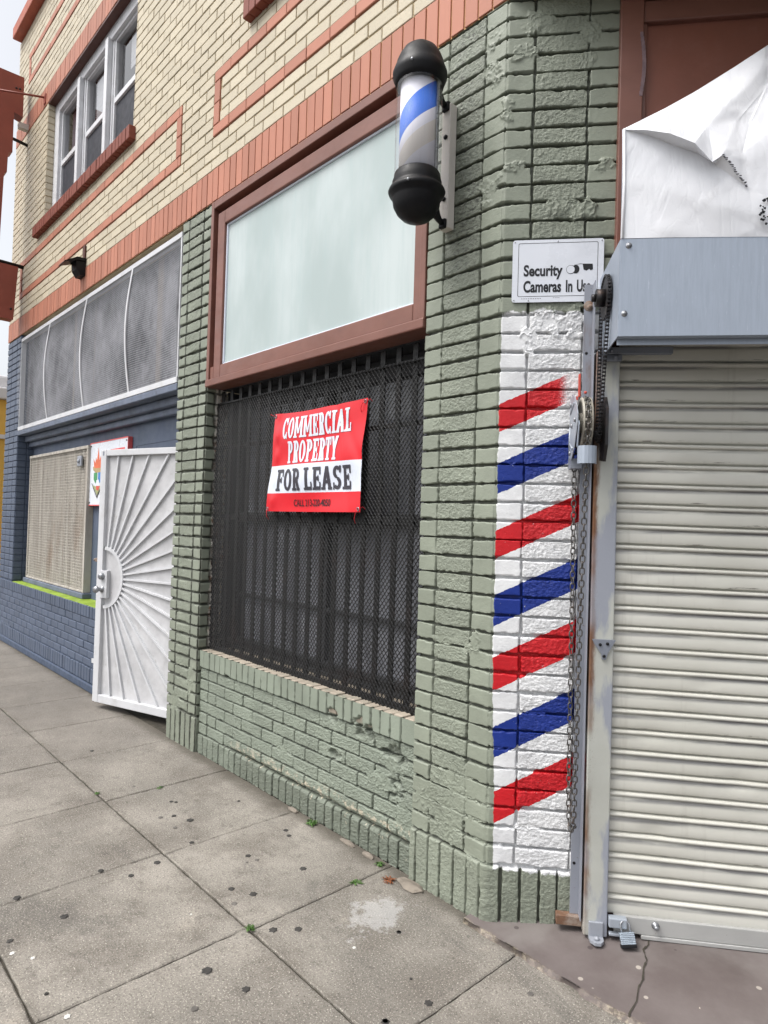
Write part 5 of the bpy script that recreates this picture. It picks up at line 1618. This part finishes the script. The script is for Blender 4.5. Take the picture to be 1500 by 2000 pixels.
for i in range(70):
    t = random.random(); a = R(60 + 220 * t); rr = .085 + random.uniform(-.012, .012)
    cx, cz = .86 + rr * math.cos(a), 2.475 + rr * .62 * math.sin(a)
    if cz > 2.53: continue
    s = random.uniform(.002, .006)
    y = -.3775
    k = random.randint(5, 7)
    mb._f([mb.v((cx + s * math.cos(2 * PI * q_ / k) * random.uniform(.6, 1.2), y, cz + s * math.sin(2 * PI * q_ / k) * random.uniform(.6, 1.2))) for q_ in range(k)])
mb.build('printed_flourish', M['ink'], aw)
mb = MB(); mb.box(.375, 2.0, -.345, -.33, 2.411, 2.425, .003); mb.tube([(.372, -.34, 2.42), (.370, -.345, 2.75)], .006, 8)
mb.build('awning_frame', M['greysteel'], aw)

# white sunburst security gate standing open in front of the blue shop
sgx, sgy = -5.262, -.135
sec = empty('security_gate', (sgx, sgy, .05), math.atan2(.242, .723))
tag(sec, 'white sunburst security gate standing ajar on the pavement beside the green pier', 'security gate')
GL, GH = 1.02, 1.938
mb = MB()
mb.box(.0, .030, -.012, .026, 0, GH - .005, .003); mb.box(.032, .072, -.020, .020, 0, GH, .004)
mb.box(GL - .04, GL, -.020, .020, 0, GH, .004)
mb.box(.0725, GL - .0405, -.020, .020, GH - .047, GH, .004); mb.box(.0725, GL - .0405, -.020, .020, 0, .060, .004)
mb.build('gate_frame', M['white_paint'], sec)
mb = MB(); mb.box(.072, GL - .04, .008, .012, .055, GH - .045); mb.build('gate_panel', M['gatepanel'], sec)
acx, acz, ar = .078, .955, .205
mb = MB()
n = 22
for i in range(n):
    a0, a1 = R(-88 + 176 * i / n), R(-88 + 176 * (i + 1) / n)
    A = [(acx + r * math.cos(a), acz + r * 1.1 * math.sin(a)) for r, a in ((ar - .011, a0), (ar + .011, a0), (ar + .011, a1), (ar - .011, a1))]
    f0 = [mb.v((p[0], -.012, p[1])) for p in A]; f1 = [mb.v((p[0], .0075, p[1])) for p in A]
    mb._f(f0); mb._f([f0[0], f0[3], f1[3], f1[0]]); mb._f([f0[1], f0[2], f1[2], f1[1]])
mb.build('hub_arc', M['white_paint'], sec)
for i in range(19):
    a = R(-83 + 166 * i / 18)
    d = (math.cos(a), math.sin(a))
    ts = []
    if d[0] > 1e-6: ts.append((GL - .04 - acx) / d[0])
    if d[1] > 1e-6: ts.append((GH - .046 - acz) / d[1])
    if d[1] < -1e-6: ts.append((.059 - acz) / d[1])
    t1 = min(ts); r0 = (ar + .010) * math.hypot(d[0], d[1] * 1.1)
    mb = MB(); mb.bar((acx + d[0] * r0, .0075, acz + d[1] * r0), (acx + d[0] * t1, .0075, acz + d[1] * t1), .014, .016, (0, -1, 0)); mb.build('ray_bar', M['white_paint'], sec)
mb = MB(); mb.box(.060, .135, -.026, -.0205, .80, 1.01, .002); mb.box(.073, .130, -.0203, .007, .80, 1.01); mb.build('lock_plate', M['white_paint'], sec)
mb = MB(); mb.lathe([(.027, 0), (.026, -.012), (.020, -.026), (.014, -.028), (.0005, -.028)], (.085, -.026, .965), 'y', 24); mb.build('deadbolt', M['screw'], sec)
mb = MB(); mb.lathe([(.026, 0), (.025, -.006), (.012, -.010), (.012, -.030), (.022, -.040), (.027, -.052), (.024, -.064), (.0005, -.067)], (.085, -.026, .868), 'y', 24); mb.build('door_knob', M['screw'], sec)
mb = MB(); mb.box(-.035, .0, -.004, .012, 1.07, 1.10, .003); mb.tube([(-.035, .004, 1.085), (-.05, .004, 1.085)], .010, 8); mb.build('strike_tab', M['rust'], sec)
mb = MB(); mb.box(-.038, .0, .0, .006, .285, .320, .001); mb.build('frame_tab', M['white_paint'], sec)
for z in (.25, 1.65):
    mb = MB(); mb.tube([(GL + .006, .0, z - .05), (GL + .006, .0, z + .05)], .009, 10); mb.box(GL, GL + .07, .012, .016, z - .04, z + .04); mb.build('hinge', M['white_paint'], sec)
mb = MB(); mb.box(.034, .048, -.0215, -.0195, GH - .045, GH - .012, .001); mb.build('frame_slot', M['greysteel'], sec)

# mesh screen across the blue shop's upper window
ms = empty('mesh_screen', (-8.295, .03, 2.408))
tag(ms, 'long white framed wire mesh screen bulging over the grey panel of the blue shop', 'mesh screen')
W_, H_ = 4.005, 1.045
mb = MB()
mb.box(0, W_, -.030, .02, H_ - .038, H_, .003); mb.box(0, W_, -.034, .02, 0, .042, .003); mb.box(0, .018, -.028, .02, .042, H_ - .038, .002); mb.box(W_ - .018, W_, -.028, .02, .042, H_ - .038, .002)
mb.build('screen_frame', M['white_paint'], ms)
for x in (1.06, 2.125, 3.155):
    mb = MB()
    P = [(x, -.024 - .045 * math.sin(PI * t), .04 + (H_ - .076) * t) for t in np.linspace(0, 1, 16)]
    for a, b in zip(P[:-1], P[1:]): mb.bar(a, b, .026, .006, (0, -1, 0))
    mb.build('batten', M['white_paint'], ms)
mb = MB(); mb.quad((.01, .045, .02), (W_ - .01, .045, .02), (W_ - .01, .045, H_ - .02), (.01, .045, H_ - .02)); mb.build('backing_board', M['backboard'], ms)
vs = []; fs = []
def bul(x, z): return -.018 - .040 * math.sin(PI * min(1, max(0, z / H_))) * (.6 + .4 * math.cos(2 * PI * (x - 1.06) / 1.045))
nseg = 12
for i in range(int(W_ / .0165)):
    x = .012 + i * .0165
    for j in range(nseg + 1):
        z = .02 + (H_ - .04) * j / nseg; vs += [(x - .0013, bul(x, z), z), (x + .0013, bul(x, z), z)]
    b = len(vs) - 2 * (nseg + 1)
    for j in range(nseg): fs.append((b + 2 * j, b + 2 * j + 1, b + 2 * j + 3, b + 2 * j + 2))
nseg = 80
for i in range(int(H_ / .0165)):
    z = .02 + i * .0165
    b = len(vs)
    for j in range(nseg + 1):
        x = .012 + (W_ - .024) * j / nseg; vs += [(x, bul(x, z) - .001, z - .0012), (x, bul(x, z) - .001, z + .0012)]
    for j in range(nseg): fs.append((b + 2 * j, b + 2 * j + 2, b + 2 * j + 3, b + 2 * j + 1))
np_mesh('wire_mesh', vs, fs, M['meshwire'], ms)

# rusty screen over the blue shop's small window
ws = empty('window_screen', (-8.19, .150, .765))
tag(ws, 'rust stained ribbed metal screen covering the small window above the lime green ledge', 'window screen')
w, h = 1.885, 1.36
vs = []; n = 2 * int(w / .07)
for i in range(n + 1):
    x = w * i / n; y = -.028 if i % 2 else -.012
    vs += [(x, y, .02), (x, y, h - .02)]
fs = [(2 * i, 2 * i + 2, 2 * i + 3, 2 * i + 1) for i in range(n)]
np_mesh('ribbed_panel', vs, fs, M['rustscreen'], ws)
mb = MB()
for z in np.arange(.03, h - .02, .028): mb.box(.01, w - .01, -.0325, -.030, z, z + .006)
for x in np.arange(.02, w - .02, .05): mb.box(x, x + .006, -.0345, -.0328, .02, h - .02)
mb.build('wire_grid', M['rustscreen'], ws)
mb = MB()
mb.box(0, w, -.045, .05, h - .03, h, .004); mb.box(0, .022, -.040, .05, .0, h - .03, .004); mb.box(w - .03, w, -.045, .05, 0, h - .03, .004); mb.box(.022, w - .03, -.040, .05, 0, .02, .003)
mb.build('screen_frame', M['rustscreen'], ws)
mb = MB(); mb.box(-.03, w + .03, -.06, .05, -.052, -.004, .006); mb.build('screen_sill', M['bluetrim'], ws)
mb = MB(); mb.box(w - .24, w - .13, -.062, -.040, h - .19, h - .09, .008); mb.lathe([(.022, 0), (.02, -.012), (.001, -.015)], (w - .18, -.062, h - .14), 'y', 14); mb.build('lock_box', M['rustgrey'], ws)

# white board sign behind the gate
bs = empty('wall_sign', (-6.32, .165, 1.567))
tag(bs, 'white board sign with red edge and coloured emblem half hidden by the white gate', 'sign')
w, h = .885, .575
mb = MB(); mb.box(.008, w - .008, -.034, .0, .008, h - .008, .002); mb.build('sign_board', M['signwhite'], bs)
mb = MB()
for a in ((0, w, h - .0085, h), (0, w, 0, .0085), (0, .0078, .0085, h - .0085), (w - .0078, w, .0085, h - .0085)): mb.box(a[0], a[1], -.036, .002, a[2], a[3])
mb.box(.50, .82, -.0345, -.0342, h - .10, h - .085)
mb.build('red_edge', M['edgered'], bs)
def patch(name, pts, mt, lay):
    mb = MB(); y = -.0345 - .0004 * lay
    mb._f([mb.v((p[0], y, p[1])) for p in pts]); mb.build(name, M[mt], bs, False)
cx = .215
patch('emblem_flame', [(cx - .10, .34), (cx - .12, .43), (cx - .075, .39), (cx - .06, .44), (cx - .035, .41), (cx, .53), (cx + .03, .41), (cx + .06, .45), (cx + .075, .39), (cx + .12, .43), (cx + .10, .34)], 'em_orange', 0)
patch('emblem_band', [(cx - .13, .36), (cx - .12, .325), (cx - .06, .30), (cx + .06, .30), (cx + .12, .325), (cx + .13, .36), (cx + .06, .34), (cx - .06, .34)], 'em_tan', 1)
patch('emblem_green', [(cx - .10, .30), (cx - .01, .30), (cx - .01, .22), (cx - .06, .205), (cx - .10, .24)], 'em_green', 2)
patch('emblem_blue', [(cx + .01, .30), (cx + .10, .30), (cx + .10, .24), (cx + .06, .205), (cx + .01, .22)], 'em_blue', 3)
patch('emblem_bird', [(cx - .03, .23), (cx + .03, .235), (cx + .05, .20), (cx + .12, .19), (cx + .04, .175), (cx - .02, .185)], 'signwhite', 4)
patch('emblem_triangle', [(cx - .15, .205), (cx, .065), (cx + .15, .205), (cx + .135, .205), (cx, .085), (cx - .135, .205)], 'em_dark', 5)
patch('emblem_field', [(cx - .115, .19), (cx, .095), (cx + .115, .19), (cx + .05, .175), (cx - .05, .175)], 'em_olive', 6)
patch('emblem_red', [(cx - .03, .178), (cx + .07, .178), (cx + .03, .135), (cx - .02, .145)], 'em_red', 7)
for (x, z) in ((.03, .03), (.03, h - .03), (w - .03, h - .03), (w - .03, .03)):
    mb = MB(); mb.lathe([(.009, 0), (.007, -.004), (.001, -.005)], (x, -.034, z), 'y', 8); mb.build('sign_screw', M['em_dark'], bs)

# wall floodlight
fl = empty('wall_light', (-6.17, 0, 3.60))
fl.scale = (.78, .78, .78)
fl.location = (-6.29, 0, 3.64)
tag(fl, 'black wall light with sloping hood on the terracotta brick band', 'wall light')
mb = MB(); mb.prism([(-.004, .0), (-.06, .0), (-.10, .06), (-.11, .15), (-.004, .17)], 'x', -.085, .085); mb.build('light_housing', M['black'], fl)
mb = MB(); mb.prism([(-.004, .20), (-.10, .195), (-.24, .11), (-.245, .095), (-.10, .155), (-.004, .172)], 'x', -.10, .10); mb.build('light_hood', M['black'], fl)
mb = MB(); mb.box(.02, .085, -.022, -.004, .205, .36, .004); mb.build('conduit_plate', M['brown_dark'], fl)

# projecting blade sign
bsn = empty('blade_sign', (-8.30, 0, 3.6))
tag(bsn, 'stepped red brown blade sign projecting from the left end of the facade', 'blade sign')
def Zs(z): return z - 3.6
up = [(-.074, 6.42), (-.074, 5.965), (-.165, 5.985), (-.165, 5.53), (-.207, 5.51), (-.212, 5.285), (-.240, 5.265), (-.258, 4.40), (-1.05, 4.40), (-1.07, 5.265), (-1.10, 5.285), (-1.11, 5.51), (-1.15, 5.53), (-1.15, 5.985), (-1.24, 5.965), (-1.24, 6.42), (-.655, 6.41)]
mb = MB(); mb.prism([(a, Zs(b)) for a, b in up], 'x', -.14, 0); mb.build('upper_panel', M['signred'], bsn)
mb = MB(); mb.prism([(a, Zs(b)) for a, b in ((-.060, 4.26), (-.092, 3.655), (-1.15, 3.655), (-1.15, 4.26))], 'x', -.14, 0); mb.build('lower_panel', M['signred'], bsn)
mb = MB(); mb.tube([(-.05, 0.0, Zs(4.285)), (-.05, -1.1, Zs(4.30))], .022, 10); mb.build('support_arm', M['black_iron'], bsn)
mb = MB(); mb.tube([(-.07, 0, Zs(5.70)), (-.07, -.3, Zs(5.735))], .018, 8); mb.build('support_arm', M['black_iron'], bsn)
mb = MB(); mb.box(-.10, -.03, -.10, -.005, Zs(5.86), Zs(5.92)); mb.build('wall_bracket', M['platewhite'], bsn)
mb = MB(); mb.tube([(.60, 0.0, Zs(5.95)), (.02, -.62, Zs(6.07))], .011, 8); mb.box(.57, .63, -.014, 0.0, Zs(5.88), Zs(5.98)); mb.build('guy_rod', M['signred'], bsn)
mb = MB()
for (y, z) in ((-.115, 6.27), (-.15, 6.265), (-.36, 6.25), (-.12, 3.77)): mb.lathe([(.012, 0), (.01, .008), (.001, .01)], (.0, y, Zs(z)), 'x', 8)
mb.build('panel_bolt', M['black_iron'], bsn)

# yellow building further down the street
yb = empty('yellow_building', (-16, 4, 0))
tag(yb, 'low yellow stucco building with pale roof edge beyond the blue shop', 'building')
mb = MB(); mb.box(-6, 3.2, -4.0, 6, -.1, 3.42); mb.build('wall', M['yellow'], yb)
mb = MB(); mb.box(-6.1, 3.3, -4.1, 6.1, 3.425, 3.62, .02); mb.box(-5.6, 2.9, -3.7, 5.6, 3.62, 3.90, .05); mb.build('roof', M['roofwhite'], yb)
mb = MB(); mb.box(3.2, 3.24, -4, 6, 2.75, 2.82); mb.build('wall_trim', M['roofwhite'], yb)

# weeds in the pavement joints
def weed(name, label, x, y, z, n, r, mat, cat='weed', hgt=.03):
    mb = MB()
    for i in range(n):
        a = random.uniform(0, 2 * PI); l = r * random.uniform(.4, 1); tz = random.uniform(.3, 1) * hgt
        w = random.uniform(.0018, .0042); 
        d = Vector((math.cos(a), math.sin(a), 0)); s = Vector((-d.y, d.x, 0)) * w
        b0 = d * random.uniform(0, r * .5)
        p0 = b0; p1 = b0 + d * l * .5 + Vector((0, 0, tz)); p2 = b0 + d * l + Vector((0, 0, tz * .6))
        mb.quad(p0 - s * .3, p0 + s * .3, p1 + s, p1 - s); mb._f([mb.v(p1 - s), mb.v(p1 + s), mb.v(p2)])
    o = mb.build(name, mat, None, False); o.location = (x, y, z)
    return tag(o, label, cat, 'weeds in the pavement joints')
weed('weed', 'largest bright green weed tuft at the foot of the apron wall', -2.60, -.018, 0, 60, .030, M['leaf'], hgt=.022)
weed('weed', 'small green weed at the crossing of two pavement joints', -2.07, -.685, 0, 40, .019, M['leaf'], hgt=.014)
weed('weed', 'tiny weed at a far joint crossing left of the wall', -3.60, -.685, 0, 22, .016, M['leaf'], hgt=.01)
weed('weed', 'weed sprig beside the loose stone at the wall foot', -2.10, -.022, 0, 32, .020, M['leaf'], hgt=.016)
weed('weed', 'thin weeds growing along the cross joint near the apron', -2.055, -.19, 0, 22, .03, M['leaf'], hgt=.008)
weed('weed', 'faint weed in a cross joint farther along the pavement', -3.47, -.40, 0, 20, .02, M['leaf'], hgt=.008)
weed('dry_leaves', 'clump of reddish dry leaves against the wall foot', -1.985, -.075, 0, 40, .030, M['dryleaf'], 'dry leaves', .012)
# loose mortar lumps along the wall foot
lump_m = paint('mortar_lump', rgb(122, 114, 104), .2, 20, .9)
def lump(label, x, y, sx, sy, sz):
    t = bmesh.new(); bmesh.ops.create_icosphere(t, subdivisions=2, radius=1)
    for vv in t.verts:
        vv.co *= 1 + random.uniform(-.18, .18); vv.co = Vector((vv.co.x * sx, vv.co.y * sy, max(vv.co.z, -.4) * sz))
    mb = MB(); mb.merge(t); o = mb.build('mortar_lump', lump_m); o.location = (x, y, .004)
    return tag(o, label, 'mortar lump', 'loose mortar lumps at the wall foot')
lump('flat grey mortar slab, largest of the lumps beside the green corner', -1.90, -.035, .07, .035, .012)
lump('small reddish mortar lump under the chipped base bricks', -2.19, -.008, .035, .014, .014)
lump('long thin mortar lump in the middle of the wall foot', -2.34, -.004, .05, .012, .012)
lump('left end mortar lump by the first bare base bricks', -2.78, .002, .045, .012, .014)

# ------------------------------------------------------------------ light, camera
w = bpy.data.worlds.new('World'); scene.world = w; w.use_nodes = True
nt = w.node_tree; bg = nt.nodes['Background']
sky = nt.nodes.new('ShaderNodeTexSky'); sky.sky_type = 'NISHITA'; sky.sun_disc = False
EL, AZ = R(58), R(200)
sky.sun_elevation = EL; sky.sun_rotation = AZ; sky.air_density = 1.0; sky.dust_density = 5.0; sky.ozone_density = 1.0
hs = nt.nodes.new('ShaderNodeHueSaturation'); hs.inputs['Saturation'].default_value = .22
nt.links.new(sky.outputs[0], hs.inputs['Color']); nt.links.new(hs.outputs[0], bg.inputs['Color'])
bg.inputs['Strength'].default_value = .15
sd = bpy.data.lights.new('sun', 'SUN'); sd.energy = 1.05; sd.angle = R(30); sd.color = (1.0, .97, .93)
so = bpy.data.objects.new('sun', sd); COL.objects.link(so)
dirv = Vector((math.sin(AZ) * math.cos(EL), math.cos(AZ) * math.cos(EL), math.sin(EL)))
so.rotation_euler = dirv.to_track_quat('Z', 'Y').to_euler(); so.location = (0, -5, 8)

cd = bpy.data.cameras.new('camera'); cam = bpy.data.objects.new('camera', cd); COL.objects.link(cam)
yaw, pit, rol = R(-47.2248), R(1.03644), R(1.69353)
fwd = Vector((math.sin(yaw) * math.cos(pit), math.cos(yaw) * math.cos(pit), math.sin(pit)))
rt = Vector((math.cos(yaw), -math.sin(yaw), 0)); upv = rt.cross(fwd)
r2 = rt * math.cos(rol) + upv * math.sin(rol); u2 = -rt * math.sin(rol) + upv * math.cos(rol)
cam.matrix_world = Matrix(((r2.x, u2.x, -fwd.x, 0), (r2.y, u2.y, -fwd.y, -2.0), (r2.z, u2.z, -fwd.z, 1.48), (0, 0, 0, 1)))
cd.sensor_fit = 'VERTICAL'; cd.sensor_height = 36; cd.lens = 36 * 1288.84 / 2000
cd.clip_start = .05; cd.clip_end = 2000
scene.camera = cam
vs_ = scene.view_settings
vs_.view_transform = 'Standard'; vs_.look = 'None'; vs_.exposure = 0.82; vs_.gamma = 1.0; vs_.use_curve_mapping = False
